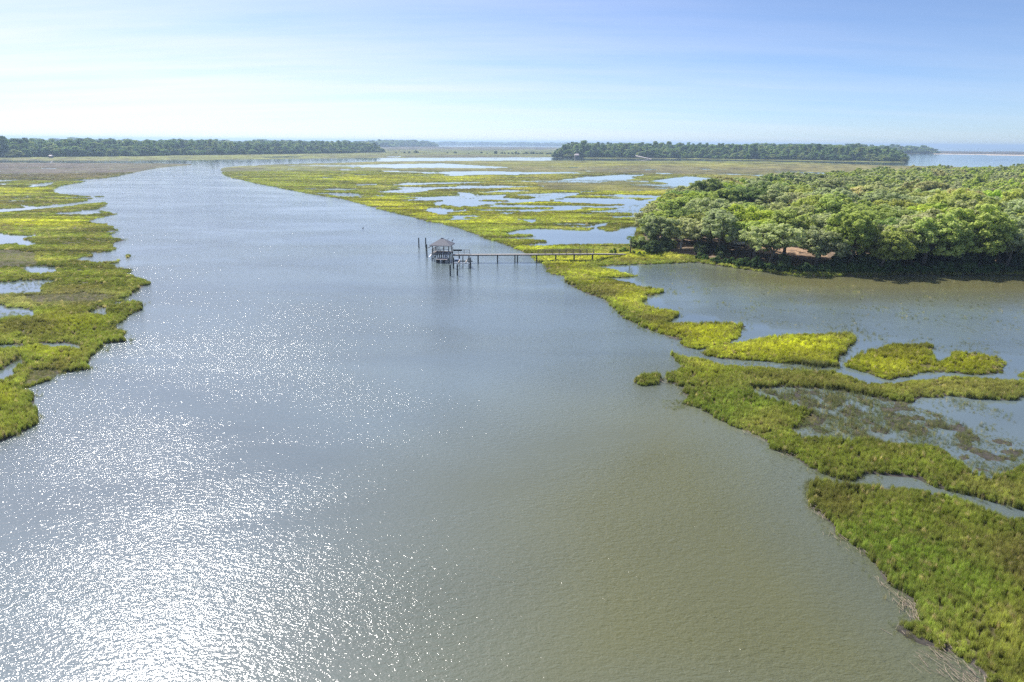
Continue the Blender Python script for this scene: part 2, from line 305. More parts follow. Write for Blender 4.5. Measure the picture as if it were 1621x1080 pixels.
MARSHY = PW([(560,256),(560,300),(700,342),(800,375),(940,395),(985,395),(1000,350),(1180,300),(1300,285),(1500,272),(1500,266),(1080,256)])
def land_d(P):
    D = np.hypot(P[:, 0], P[:, 1]); amp = 0.22 + 0.0016 * D; sc = 1 / (1.6 + 0.012 * D)
    n1 = (fbm(P[:, 0] / 3.1, P[:, 1] / 3.1, 3, 4) - .5) * 2; n2 = (fbm(P[:, 0] / 3.3 + 50, P[:, 1] / 3.3, 9, 4) - .5) * 2
    m1 = (fbm(P[:, 0] / 17, P[:, 1] / 17, 5, 3) - .5) * 2; m2 = (fbm(P[:, 0] / 17 + 90, P[:, 1] / 17, 6, 3) - .5) * 2
    Q = P + np.stack([n1 * (0.65 + .0012 * D) + m1 * amp, n2 * (0.65 + .0012 * D) + m2 * amp], 1)
    d = np.full(len(P), -1e3, np.float32)
    for p in LANDW: d = np.maximum(d, sdf(Q, p))
    for p in PONDW: d = np.minimum(d, -sdf(Q, p))
    pl = fbm(P[:, 0] / 26, P[:, 1] / 26, 131, 5); pl2 = fbm(P[:, 0] / 55, P[:, 1] / 24, 135, 5); pl = np.where((D > 230) & (P[:, 0] > -40), np.maximum(pl, pl2 + .012), pl); side = (sdf(P, MARSHY) > 0) | (P[:, 0] < -40)
    d = np.where(side & (D > 150) & (D < 900), np.minimum(d, (.655 - pl) * 70), d)
    for p, k in WETW[:1]:
        d = np.where(sdf(Q, p) > 0, np.maximum(d, (fbm(P[:, 0] / 1.3, P[:, 1] / 1.3, 161, 4) * .7 + fbm(P[:, 0] / 7, P[:, 1] / 7, 163, 3) * .3 - .545) * 1.6), d)
    return d, Q
def wet_share(Q):
    w = np.zeros(len(Q))
    for p, k in WETW: w = np.where(sdf(Q, p) > 0, np.maximum(w, k), w)
    return w

# colour of the marsh plants over the ground: (x, y, half-width, half-height in picture pixels, colour, strength)
YEL, YGR, OLI, BRO, PUR, GRN, TAN = map(np.array, ((.255,.250,.020),(.142,.160,.032),(.100,.112,.026),(.125,.098,.048),(.088,.072,.064),(.105,.140,.028),(.195,.172,.070)))
BLOB = [
 (1130,505,0,0,YEL,0),(1130,502,60,10,YEL,.7),(1120,530,60,14,YEL,1),(1240,555,95,24,YEL,1.2),(1415,575,75,25,YEL,1.2),(1540,578,55,17,YEL,.8),(1080,478,60,10,YEL,.35),(960,440,70,10,YEL,.5),(1010,470,40,20,YEL,.5),
 (830,390,40,8,YEL,.9),(880,385,60,5,YEL,.4),(930,408,100,5,YEL,.5),(880,420,30,6,YEL,.5),
 (1140,600,40,14,YGR,.8),(1120,590,30,10,YEL,.4),(1300,610,140,10,TAN,.6),(1540,618,80,14,TAN,.7),(1160,640,50,22,GRN,1),(1130,620,22,12,OLI,.6),
 (1400,730,140,26,YGR,.35),(1300,720,60,25,YGR,.4),(1400,880,60,50,GRN,.8),(1470,930,70,60,GRN,1),(1560,1030,60,40,YGR,.5),(1560,900,90,60,OLI,.35),(1500,820,100,30,YGR,.3),
 (640,325,60,8,YEL,1),(600,312,50,6,YEL,.5),(700,335,60,6,YEL,.7),(560,283,60,5,YEL,.8),(480,290,60,10,YGR,.8),(420,272,60,6,YGR,.6),(750,282,80,4,YEL,.6),
 (780,318,70,7,YEL,.6),(1000,310,80,6,YEL,1.3),(880,325,120,5,YEL,.6),(850,340,130,8,YEL,.5),(750,350,60,6,YEL,.8),(950,345,90,6,YGR,.8),(800,360,50,6,YGR,.8),(900,298,90,4,YEL,.5),
 (650,305,120,4,OLI,.5),(720,300,60,3,BRO,.6),(1000,322,60,4,BRO,1.2),(780,300,100,6,TAN,.5),(870,290,80,8,TAN,.8),(960,262,150,3,YEL,.6),(1160,264,60,2,YEL,.8),(1100,270,160,5,PUR,1.2),(950,268,200,4,TAN,.7),(1250,268,200,5,TAN,1.3),(1350,270,100,5,TAN,1),(1230,275,130,6,TAN,1),(1050,300,80,5,TAN,.6),(1020,257,400,1.5,YGR,.5),
 (640,257,200,2,TAN,.6),(680,275,150,3,OLI,.5),
 (60,269,190,9,PUR,6),(200,264,60,5,OLI,1),(40,279,140,5,PUR,3),(50,302,60,3,YEL,.9),(100,315,60,5,YGR,.8),(30,318,60,4,BRO,.6),(90,352,80,5,YEL,1),(150,350,30,3,YEL,.8),(60,340,80,4,YGR,.6),(100,332,60,3,BRO,.4),
 (60,385,80,14,OLI,.8),(130,440,90,12,YGR,.6),(70,425,60,6,OLI,1),(100,500,50,10,YEL,.6),(110,520,40,8,YEL,.5),(90,558,36,9,YEL,.6),(150,535,60,12,YGR,.7),(50,578,22,9,YGR,.6),(30,640,40,20,OLI,.3),(10,630,14,12,YEL,.8),(10,560,40,10,OLI,.4),(70,475,80,8,PUR,.8),
 (200,250,260,2,YGR,.8),(480,247,160,3,YGR,.7),(650,240,160,4,OLI,1.2),(800,243,100,4,GRN,.5),(740,234,160,2.5,PUR,2.5),(560,251,60,1.5,PUR,.6),(700,247.5,120,1.5,PUR,1.2),(1560,242,200,4,PUR,4),
]
def tint(P, Q, d):
    """base colour of the plants at ground points"""
    px, py = project(P[:, 0], P[:, 1], drop(P[:, 0] ** 2 + P[:, 1] ** 2))
    D = np.hypot(P[:, 0], P[:, 1])
    a = fbm(P[:, 0] / 38, P[:, 1] / 38, 21, 4); b = fbm(P[:, 0] / 9, P[:, 1] / 9, 31, 4); c = fbm(P[:, 0] / 1.6, P[:, 1] / 1.6, 41, 3)
    a2 = fbm(P[:, 0] / 150, P[:, 1] / 150, 71, 3)
    near = np.clip((130 - D) / 60, 0, 1)
    wsum = np.full(len(P), 0.55); col = wsum[:, None] * (YGR * 0.45 + OLI * 0.4 + TAN * .15)
    def addw(w, cc):
        nonlocal wsum, col
        wsum = wsum + w; col = col + w[:, None] * cc
    addw(np.clip((a - .52) * 5, 0, 1) * .9, YGR); addw(np.clip((.46 - a) * 6, 0, 1) * .8, OLI)
    addw(np.clip((b - .54) * 7, 0, 1) * 1.0, TAN); addw(np.clip((.44 - b) * 7, 0, 1) * .9, BRO)
    addw(np.clip((a2 - .56) * 6, 0, 1) * .25, YEL)
    wx = (fbm(P[:, 0] / 20, P[:, 1] / 20, 51, 3) - .5) * 2; wy = (fbm(P[:, 0] / 20 + 40, P[:, 1] / 20, 61, 3) - .5) * 2
    for (x, y, rx, ry, cc, k) in BLOB:
        if k == 0: continue
        q = ((px + wx * rx * .7 - x) / rx) ** 2 + ((py + wy * ry * .7 - y) / ry) ** 2
        addw(np.where(q < 4, np.exp(-q * q * .35) * (2.4 if cc is not YEL or x > 1050 else 1.35) * k * (.45 + 1.1 * b), 0), cc)
    col = col / wsum[:, None]
    edge = np.exp(-np.clip(d, 0, None) / (1.6 + .004 * D))            # taller, greener plants along the water
    col = col * (1 - .55 * edge[:, None]) + .55 * edge[:, None] * np.array((.085, .105, .028))
    col = col * (0.68 + 0.64 * c[:, None]) * (0.82 + .36 * b[:, None])
    band = fbm(P[:, 0] / 34, P[:, 1] / 6, 181, 4); bw = np.clip((D - 80) / 80, 0, 1); col = col * (1 + bw * np.clip((band - .5) * 2.2, -.42, .35))[:, None]
    return col.clip(0.005, .36)

# ------------------------------------------------------------------ marsh ground (fan grid, real heights)
dep = np.concatenate([np.arange(0.27, 3.0, 0.028), np.arange(3.0, 12, 0.07), np.arange(12, 52, 0.16)])
rad = H / np.tan(np.radians(dep)); rad = np.array([r for r in rad])[::-1]
az = np.radians(np.arange(-57, 57.01, 0.1))
RR, AA = np.meshgrid(rad, az, indexing='ij')
P = np.stack([RR.ravel() * np.sin(AA.ravel()), RR.ravel() * np.cos(AA.ravel())], 1)
dist, Qw = land_d(P)
D = RR.ravel()
oak_d = sdf(P, OAKS)
h = np.where(dist < 0, dist * 0.5, np.minimum(dist * 0.35, 0.10))
h = np.clip(h, -0.8, None)
canopy = 0.55 * np.clip((D - 420) / 250, 0, 1) * np.clip(dist / 2, 0, 1)   # far off the ground sheet is the top of the grass
h = h + canopy + np.where(dist > 0, (fbm(P[:, 0] / 2.5, P[:, 1] / 2.5, 77, 3) - .5) * 0.10 * np.clip(dist, 0, 1), 0)
h = h + np.clip((oak_d + 4) / 12, 0, 1) * 0.95 * np.where(dist > 0, 1, 0)
causeway = PW([(985,404),(1000,400.5),(1030,399.5),(1070,399),(1110,402),(1110,408),(1040,406),(1000,406)])
h = h + np.clip((sdf(P, causeway) + 1) / 3, 0, 1) * 0.35
z = h + drop(D * D)
nr, nc = RR.shape
keep = (dist > -2.2 - 0.004 * D).reshape(nr, nc)
qk = keep[:-1, :-1] | keep[1:, :-1] | keep[1:, 1:] | keep[:-1, 1:]
ii, jj = np.nonzero(qk)
quads = np.stack([ii * nc + jj, ii * nc + jj + 1, (ii + 1) * nc + jj + 1, (ii + 1) * nc + jj], 1)
used = np.unique(quads); remap = np.full(nr * nc, -1, np.int64); remap[used] = np.arange(len(used))
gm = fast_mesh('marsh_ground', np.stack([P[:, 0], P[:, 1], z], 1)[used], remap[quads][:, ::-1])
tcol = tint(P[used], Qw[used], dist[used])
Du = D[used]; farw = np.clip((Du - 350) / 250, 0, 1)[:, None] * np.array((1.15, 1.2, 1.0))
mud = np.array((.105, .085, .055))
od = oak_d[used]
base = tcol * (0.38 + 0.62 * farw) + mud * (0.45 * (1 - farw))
litter = np.where((sdf(P[used], PW([(1180,392),(1300,392),(1310,412),(1190,406)])) > 0)[:, None], np.array((.36, .245, .155)), np.array((.19, .14, .10))) * (0.55 + 0.8 * fbm(P[used, 0] / 5, P[used, 1] / 5, 88, 4)[:, None])
base = np.where((od > 1.5)[:, None], litter, base)
rimd = dist[used] - .5 * fbm(P[used, 0] / 2, P[used, 1] / 2, 171, 3)
base = np.where(((rimd < .35) & (Du < 350))[:, None], np.array((.068, .063, .055)), base)
cd = sdf(P[used], PW([(1010,402),(1035,399.6),(1068,398.6),(1100,398),(1100,401.5),(1068,401.8),(1035,401.8)]))
base = np.where((cd > 0)[:, None], np.array((.42, .34, .24)), base)
sand_d = sdf(P[used], PW([(1478,245.2),(1478,243.4),(1540,244.4),(1621,245.9),(2000,250),(2000,252),(1621,247.2)]))
base = np.where((sand_d > 0)[:, None], np.array((.6, .52, .42)), base)
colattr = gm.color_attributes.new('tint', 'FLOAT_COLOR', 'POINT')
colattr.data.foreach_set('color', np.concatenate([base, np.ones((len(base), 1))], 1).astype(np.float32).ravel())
m, n, l = mat_new('marsh_ground'); o = n.new('ShaderNodeOutputMaterial'); p = n.new('ShaderNodeBsdfPrincipled'); l.new(p.outputs[0], o.inputs[0])
a = n.new('ShaderNodeAttribute'); a.attribute_name = 'tint'; g = n.new('ShaderNodeNewGeometry')
t1 = n.new('ShaderNodeTexNoise'); t1.inputs['Scale'].default_value = 0.9; t1.inputs['Detail'].default_value = 6; l.new(g.outputs['Position'], t1.inputs['Vector'])
mr = n.new('ShaderNodeMapRange'); mr.inputs[1].default_value = .3; mr.inputs[2].default_value = .7; mr.inputs[3].default_value = .6; mr.inputs[4].default_value = 1.35; l.new(t1.outputs[0], mr.inputs[0])
mu = n.new('ShaderNodeVectorMath'); mu.operation = 'SCALE'; l.new(a.outputs['Color'], mu.inputs[0]); l.new(mr.outputs[0], mu.inputs['Scale']); l.new(mu.outputs[0], p.inputs['Base Color'])
p.inputs['Roughness'].default_value = .9; p.inputs['Specular IOR Level'].default_value = .15
bp = n.new('ShaderNodeBump'); bp.inputs['Strength'].default_value = .8; bp.inputs['Distance'].default_value = .25; l.new(t1.outputs[0], bp.inputs['Height']); l.new(bp.outputs[0], p.inputs['Normal'])
gm.materials.append(m)
go = bpy.data.objects.new('marsh_ground', gm); COL.objects.link(go); tag(go, 'muddy ground of the tidal marsh and the oak island', None, None, 'structure')

# ------------------------------------------------------------------ water
wr = np.concatenate([[0.0], np.geomspace(12, 26000, 330)]); wa = np.radians(np.arange(-180, 180, 0.5))
wr2, wa2 = np.meshgrid(wr[1:], wa, indexing='ij')
WP = np.stack([wr2.ravel() * np.sin(wa2.ravel()), wr2.ravel() * np.cos(wa2.ravel())], 1)
nwr, nwa = wr2.shape
ii, jj = np.meshgrid(np.arange(nwr - 1), np.arange(nwa), indexing='ij'); ii = ii.ravel(); jj = jj.ravel(); j2 = (jj + 1) % nwa
wq = np.stack([ii * nwa + jj, (ii + 1) * nwa + jj, (ii + 1) * nwa + j2, ii * nwa + j2], 1)
wv = np.concatenate([np.stack([WP[:, 0], WP[:, 1], drop((WP ** 2).sum(1))], 1), [[0, 0, 0]]])
wme = fast_mesh('water', wv, wq[:, ::-1])
# inner cap
import bmesh
bm = bmesh.new(); bm.from_mesh(wme); bm.verts.ensure_lookup_table(); cvt = bm.verts[len(wv) - 1]
for k in range(nwa): bm.faces.new((cvt, bm.verts[k], bm.verts[(k + 1) % nwa]))
bmesh.ops.recalc_face_normals(bm, faces=bm.faces); bm.to_mesh(wme); bm.free()
if wme.polygons[0].normal.z < 0: wme.flip_normals()
PONDS_SHALLOW = PW([(1130,412),(1200,425),(1900,432),(1900,476),(1500,474),(1300,470),(1200,458),(1130,440)])
CALM = [PW([(560,250),(600,322),(700,345),(820,385),(860,402),(880,420),(960,468),(1080,530),(1160,545),(1150,575),(1100,590),(1130,640),(1260,700),(1380,745),(1900,850),(2300,700),(2300,262)]), PW([(-600,262),(60,270),(80,330),(120,400),(150,470),(120,545),(20,600),(-300,680),(-700,740)])]
shal = np.clip((sdf(wv[:, :2], PONDS_SHALLOW) + 12) / 24, 0, 1)
calm_v = np.zeros(len(wv))
for c_ in CALM: calm_v = np.maximum(calm_v, np.clip((sdf(wv[:, :2], c_) + 4) / 8, 0, 1))
river = np.array((.118, .155, .160)); siltc = np.array((.108, .112, .048)); pondc = np.array((.150, .145, .066))  # river: blue of the sky reflection mixed into the water's own colour
NEARS = PW([(560,1300),(700,760),(900,640),(1060,600),(1180,640),(1500,900),(2300,1500)])
nsl = np.clip((sdf(wv[:, :2], NEARS) + 14) / 28, 0, 1)[:, None]
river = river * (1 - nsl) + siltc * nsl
Dw = np.hypot(wv[:, 0], wv[:, 1])
calm_v = np.maximum(calm_v, .50 * np.clip((Dw - 100) / 300, 0, 1)); calm_v = np.maximum(calm_v, .85 * np.clip((Dw - 420) / 450, 0, 1)); seaw = np.clip((Dw - 700) / 1200, 0, 1)[:, None] * np.clip((wv[:, 0] / np.maximum(Dw, 1) - .45) / .1, 0, 1)[:, None]
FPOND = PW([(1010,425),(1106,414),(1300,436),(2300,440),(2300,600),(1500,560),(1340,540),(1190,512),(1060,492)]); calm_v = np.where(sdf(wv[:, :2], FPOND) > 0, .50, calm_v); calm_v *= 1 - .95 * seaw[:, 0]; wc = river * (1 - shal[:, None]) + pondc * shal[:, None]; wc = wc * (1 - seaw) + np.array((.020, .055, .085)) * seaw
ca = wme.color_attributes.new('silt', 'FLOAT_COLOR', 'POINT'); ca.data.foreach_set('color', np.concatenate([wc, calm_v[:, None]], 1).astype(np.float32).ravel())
m, n, l = mat_new('water'); o = n.new('ShaderNodeOutputMaterial'); p = n.new('ShaderNodeBsdfPrincipled'); l.new(p.outputs[0], o.inputs[0])
a = n.new('ShaderNodeAttribute'); a.attribute_name = 'silt'; g = n.new('ShaderNodeNewGeometry')
def wave(scale, sx, sy, rot, detail, rough=.55, dist=0.3):
    mp = n.new('ShaderNodeMapping'); mp.inputs['Rotation'].default_value = (0, 0, R(rot)); mp.inputs['Scale'].default_value = (sx, sy, 1); l.new(g.outputs['Position'], mp.inputs[0])
    t = n.new('ShaderNodeTexNoise'); t.inputs['Scale'].default_value = scale; t.inputs['Detail'].default_value = detail; t.inputs['Roughness'].default_value = rough; t.inputs['Distortion'].default_value = dist; l.new(mp.outputs[0], t.inputs[0])
    return t.outputs[0]
def mth(op, x, y):
    q = n.new('ShaderNodeMath'); q.operation = op
    for i, v in enumerate((x, y)):
        if hasattr(v, 'is_linked') or hasattr(v, 'links'): l.new(v, q.inputs[i])
        else: q.inputs[i].default_value = v
    return q.outputs[0]
w1 = wave(3.0, 0.5, 1.0, 42, 2.0, .5, .5)      # wavelets about half a metre long, crests across the breeze
w2 = wave(8.5, 0.6, 1.0, -8, 2.0, .5, .3)
w3 = wave(0.035, 0.4, 1, 20, 4, .55, 1.0)            # gusts
gust = n.new('ShaderNodeMapRange'); gust.inputs[1].default_value = .35; gust.inputs[2].default_value = .65; gust.inputs[3].default_value = .42; gust.inputs[4].default_value = 1.32; l.new(w3, gust.inputs[0])
w4 = wave(0.022, .45, 1, 62, 5, .55, 1.5)        # drifting silt
sil = n.new('ShaderNodeMapRange'); sil.inputs[1].default_value = .35; sil.inputs[2].default_value = .65; sil.inputs[3].default_value = .86; sil.inputs[4].default_value = 1.14; l.new(w4, sil.inputs[0])
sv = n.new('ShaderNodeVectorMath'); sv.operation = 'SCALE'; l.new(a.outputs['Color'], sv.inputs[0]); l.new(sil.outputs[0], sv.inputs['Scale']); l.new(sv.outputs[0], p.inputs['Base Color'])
hh = mth('ADD', mth('MULTIPLY', w1, 1.0), mth('MULTIPLY', w2, 0.5))
calm = n.new('ShaderNodeMapRange'); calm.inputs[3].default_value = 1.0; calm.inputs[4].default_value = .04; l.new(a.outputs['Alpha'], calm.inputs[0])
hh = mth('MULTIPLY', mth('MULTIPLY', hh, gust.outputs[0]), calm.outputs[0])
bp = n.new('ShaderNodeBump'); bp.inputs['Strength'].default_value = 1.0; bp.inputs['Distance'].default_value = .082; l.new(hh, bp.inputs['Height']); l.new(bp.outputs[0], p.inputs['Normal'])
rg = n.new('ShaderNodeMapRange'); rg.inputs[3].default_value = .09; rg.inputs[4].default_value = .04; l.new(a.outputs['Alpha'], rg.inputs[0]); l.new(rg.outputs[0], p.inputs['Roughness']); p.inputs['IOR'].default_value = 1.55
wme.materials.append(m); wo = bpy.data.objects.new('water', wme); COL.objects.link(wo); tag(wo, 'silty tidal river and creeks running out to the sea', None, None, 'structure')
wme.polygons.foreach_set('use_smooth', [True] * len(wme.polygons))

# ------------------------------------------------------------------ scattered instances (plants nobody could count)
def scatter(name, protos, pos, scl, rotz, picks, tints, mat_base=None, tilt=None):
    me = bpy.data.meshes.new(name); nP = len(pos)
    me.vertices.add(nP); me.vertices.foreach_set('co', np.asarray(pos, np.float32).ravel())
    def at(nm, ty, arr, key):
        A = me.attributes.new(nm, ty, 'POINT'); A.data.foreach_set(key, np.asarray(arr, np.float32 if ty != 'INT' else np.int32).ravel())
    at('scl', 'FLOAT_VECTOR', scl, 'vector'); at('rot', 'FLOAT_VECTOR', np.stack([np.zeros(nP), np.zeros(nP), rotz], 1) if tilt is None else np.stack([tilt, np.zeros(nP), rotz], 1), 'vector')
    at('pick', 'INT', picks, 'value'); at('tint', 'FLOAT_VECTOR', tints, 'vector')
    o = bpy.data.objects.new(name, me); COL.objects.link(o)
    ng = bpy.data.node_groups.new(name, 'GeometryNodeTree')
    ng.interface.new_socket('Geometry', in_out='INPUT', socket_type='NodeSocketGeometry'); ng.interface.new_socket('Geometry', in_out='OUTPUT', socket_type='NodeSocketGeometry')
    gi = ng.nodes.new('NodeGroupInput'); gq = ng.nodes.new('NodeGroupOutput')
    iop = ng.nodes.new('GeometryNodeInstanceOnPoints'); g2i = ng.nodes.new('GeometryNodeGeometryToInstance')
    for pr in reversed(protos):
        oi = ng.nodes.new('GeometryNodeObjectInfo'); oi.inputs['Object'].default_value = pr; oi.inputs['As Instance'].default_value = True
        ng.links.new(oi.outputs['Geometry'], g2i.inputs[0])
    def attr(nm, dt):
        q = ng.nodes.new('GeometryNodeInputNamedAttribute'); q.data_type = dt; q.inputs['Name'].default_value = nm; return q.outputs[0]
    ng.links.new(gi.outputs[0], iop.inputs['Points']); ng.links.new(g2i.outputs[0], iop.inputs['Instance'])
    iop.inputs['Pick Instance'].default_value = True
    ng.links.new(attr('pick', 'INT'), iop.inputs['Instance Index']); ng.links.new(attr('scl', 'FLOAT_VECTOR'), iop.inputs['Scale'])
    er = ng.nodes.new('FunctionNodeEulerToRotation'); ng.links.new(attr('rot', 'FLOAT_VECTOR'), er.inputs[0]); ng.links.new(er.outputs[0], iop.inputs['Rotation'])
    ng.links.new(iop.outputs[0], gq.inputs[0])
    md = o.modifiers.new('scatter', 'NODES'); md.node_group = ng
    return o
def proto(name, me, mat):
    me.materials.append(mat); return bpy.data.objects.new(name, me)      # kept out of the scene

grass_mat = leaf_mat('cordgrass', 'INSTANCER', 'tint', 2.75, .45)
def tuft_mesh(nb, wid, seed, spread=.5, droop=.35, stiff=False):
    r = np.random.default_rng(seed); V = []; Fc = []
    for _ in range(nb):
        a = r.uniform(0, 2 * math.pi); q = spread * math.sqrt(r.random()); x, y = q * math.cos(a), q * math.sin(a)
        hgt = r.uniform(.55, 1.05) * (1 - .35 * (q / spread) ** 2); la = r.normal(.6, 1.2); ln = r.uniform(.05, droop) * hgt
        dx_, dy_ = math.cos(la), math.sin(la); ta = r.uniform(0, math.pi); wx, wy = math.cos(ta) * wid, math.sin(ta) * wid
        b = len(V)
        V += [(x - wx, y - wy, 0), (x + wx, y + wy, 0), (x + dx_ * ln * .35 + wx * .8, y + dy_ * ln * .35 + wy * .8, hgt * .6), (x + dx_ * ln * .35 - wx * .8, y + dy_ * ln * .35 - wy * .8, hgt * .6), (x + dx_ * ln, y + dy_ * ln, hgt * (1 if ln < .25 else .9))]
        Fc += [(b, b + 1, b + 2, b + 3), (b + 3, b + 2, b + 4)]
    me = bpy.data.meshes.new('tuft'); me.from_pydata(V, [], Fc); me.update(); return me
tufts = [proto('tuft', tuft_mesh(64, .018, 100 + i, .5, .42), grass_mat) for i in range(4)] + [proto('tuft', tuft_mesh(70, .04, 200 + i, .5, .3), grass_mat) for i in range(3)]
reeds = [proto('tuft', tuft_mesh(26, .014, 300 + i, .55, .4), grass_mat) for i in range(3)]

def sample_ring(sig_fn, r0, r1, azlim):
    a0, a1 = R(azlim[0]), R(azlim[1]); out_ = []
    edges = np.geomspace(r0, r1, 40)
    for i in range(39):
        rm = .5 * (edges[i] + edges[i + 1]); area = .5 * (edges[i + 1] ** 2 - edges[i] ** 2) * (a1 - a0); k = int(area * sig_fn(rm))
        rr = np.sqrt(rng.uniform(edges[i] ** 2, edges[i + 1] ** 2, k)); aa = rng.uniform(a0, a1, k)
        out_.append(np.stack([rr * np.sin(aa), rr * np.cos(aa)], 1))
    return np.concatenate(out_)
size = lambda r: np.clip(.0033 * r, .27, 2.6)
TP = sample_ring(lambda r: 2.0 / size(r) ** 2, 24, 720, (-54, 56))
TD0 = np.hypot(TP[:, 0], TP[:, 1]); td, tQ = land_d(TP); tw = wet_share(tQ); toak = sdf(TP, OAKS)
share = np.where(td > 0.05 + .9 * np.clip(fbm(TP[:, 0] / 5, TP[:, 1] / 5, 173, 3) - .42, 0, 1), 1.0, 0.0); share = np.where((tw > 0) & (td > 0), np.maximum(tw, .7) * (tw > .2) + (tw <= .2), share); share = np.where((tw > 0) & (td <= 0), np.where(tw > .3, np.clip(.3 + 2.2 * (fbm(TP[:, 0] / 4, TP[:, 1] / 4, 91, 3) - .3), 0, 1) * tw * 2.0, tw * (fbm(TP[:, 0] / 4, TP[:, 1] / 4, 91, 3) > .47) * 1.6), share)
share = np.where((td > -1.8) & (td <= .05) & (tw <= 0), .45 * np.exp((td - .05) / .5) * (fbm(TP[:, 0] / 3, TP[:, 1] / 3, 151, 3) > .45), share)
share = np.where((td > .05) & (TD0 > 100) & (fbm(TP[:, 0] / 34, TP[:, 1] / 6, 181, 4) < .36), share * .45, share)
share = np.where(td > .05, share * np.where(fbm(TP[:, 0] / 1.7, TP[:, 1] / 1.7, 141, 3) > .36, 1, .25), share)
share = np.where(toak > 2, 0.0, share)
share = np.where(sdf(TP, PW([(1010,402),(1035,399.6),(1068,398.6),(1100,398),(1100,401.5),(1068,401.8),(1035,401.8)])) > 0, 0, share)
ok = rng.random(len(TP)) < share
TP, td, tw, tQ, toak = TP[ok], td[ok], tw[ok], tQ[ok], toak[ok]
TD = np.hypot(TP[:, 0], TP[:, 1]); sparse = (td <= 0.05) | (tw > .35)
tt = tint(TP, tQ, np.maximum(td, 0)); 
tt = np.where((sparse | (tw > .2))[:, None], tt * .40 + np.array((.058, .062, .055)) * .60, tt)
tt *= rng.uniform(.75, 1.3, (len(TP), 1)); st_ = (rng.random(len(TP)) < .25)[:, None]; tt = np.where(st_, tt * .55 + np.array((.13, .115, .05)) * .45, tt)
dead = rng.random(len(TP)) < .06; tt[dead] = np.array((.19, .16, .09)) * rng.uniform(.7, 1.3, (dead.sum(), 1))
ss = size(TD) * rng.uniform(.8, 1.35, len(TP)) * 1.15
rim = np.clip(3 * (fbm(TP[:, 0] / 7, TP[:, 1] / 7, 96, 3) - .35), 0, 1); hgt = (.62 + .34 * fbm(TP[:, 0] / 6, TP[:, 1] / 6, 95, 3)) * rng.uniform(.7, 1.25, len(TP)) * (1 + (.75 * rim - .45) * np.exp(-np.clip(td, 0, None) / 1.3))
hgt *= 1 - .38 * np.clip((TD - 120) / 160, 0, 1); hgt = np.where(sparse, hgt * .7, hgt); ss = np.where(sparse, ss * .75, ss)
zz = np.where(td > 0, np.minimum(td * .35, .1), -.05) - .05 + drop(TD ** 2) + np.clip((toak + 4) / 12, 0, 1) * .95 * (td > 0) + np.clip((sdf(TP, causeway) + 1) / 3, 0, 1) * 0.35
zz += .55 * np.clip((TD - 420) / 250, 0, 1) * np.clip(td / 2, 0, 1) * .8
print('tufts', len(TP))
dense = ~sparse
go = scatter('marsh_grass', tufts, np.stack([TP[:, 0], TP[:, 1], zz], 1)[dense], np.stack([ss, ss, hgt], 1)[dense], rng.normal(0, .7, dense.sum()), rng.integers(0, 7, dense.sum()), tt[dense])
tag(go, 'yellow-green cordgrass covering the tidal flats on both banks', 'grass', None, 'stuff')
go = scatter('drowned_grass', reeds, np.stack([TP[:, 0], TP[:, 1], zz], 1)[sparse], np.stack([ss, ss, hgt], 1)[sparse], rng.uniform(0, 6.28, sparse.sum()), rng.integers(0, 3, sparse.sum()), tt[sparse])
tag(go, 'thin dark blades of grass poking out of flooded flats and ponds', 'grass', None, 'stuff')

# straw wrack and dead reed stems along the near bank
wood_pale = simple_mat('dry_reed', (.33, .27, .20), .9, .3, 6)
WR = [((1290,803),(1312,826),6,1.3),((1319,843),(1372,884),2.2,1.6),((1392,914),(1440,962),3,1.5),((1436,955),(1458,988),7,1.5),((1482,1000),(1508,1030),10,1.4),((1472,1030),(1535,1078),8,2.4),((1410,990),(1440,1012),1.2,1.6),((1180,682),(1212,700),3,1.6),((1238,716),(1258,724),5,1.2),((1058,534),(1078,539),6,1.2),((1084,580),(1098,592),5,1.2),((1042,602),(1060,609),4,1.0),((1095,637),(1130,655),1.0,1.2),((955,475),(985,496),1.0,1.0),((1540,1075),(1600,1130),7,2)]
mb = MB()
for (p0, p1, dens, wid) in WR:
    A = Vector((*G(*p0), 0)); B = Vector((*G(*p1), 0)); Ln = (B - A).length; di = (B - A).normalized(); nn = Vector((di.y, -di.x, 0))
    for _ in range(int(Ln * dens * 4)):
        c = A.lerp(B, random.random()) + nn * random.gauss(0, wid * .28); an = random.gauss(0, .45); ln = random.uniform(.25, 1.1)
        v = Vector((di.x * math.cos(an) - di.y * math.sin(an), di.x * math.sin(an) + di.y * math.cos(an), random.gauss(0, .05))) * ln * .5
        c.z = random.uniform(.03, .32)
        mb.tube([c - v, c + v], random.uniform(.006, .015), 4)
o = mb.build('reed_wrack', wood_pale); tag(o, 'pale dead reed stems washed up along the right bank', 'reed litter', None, 'stuff')

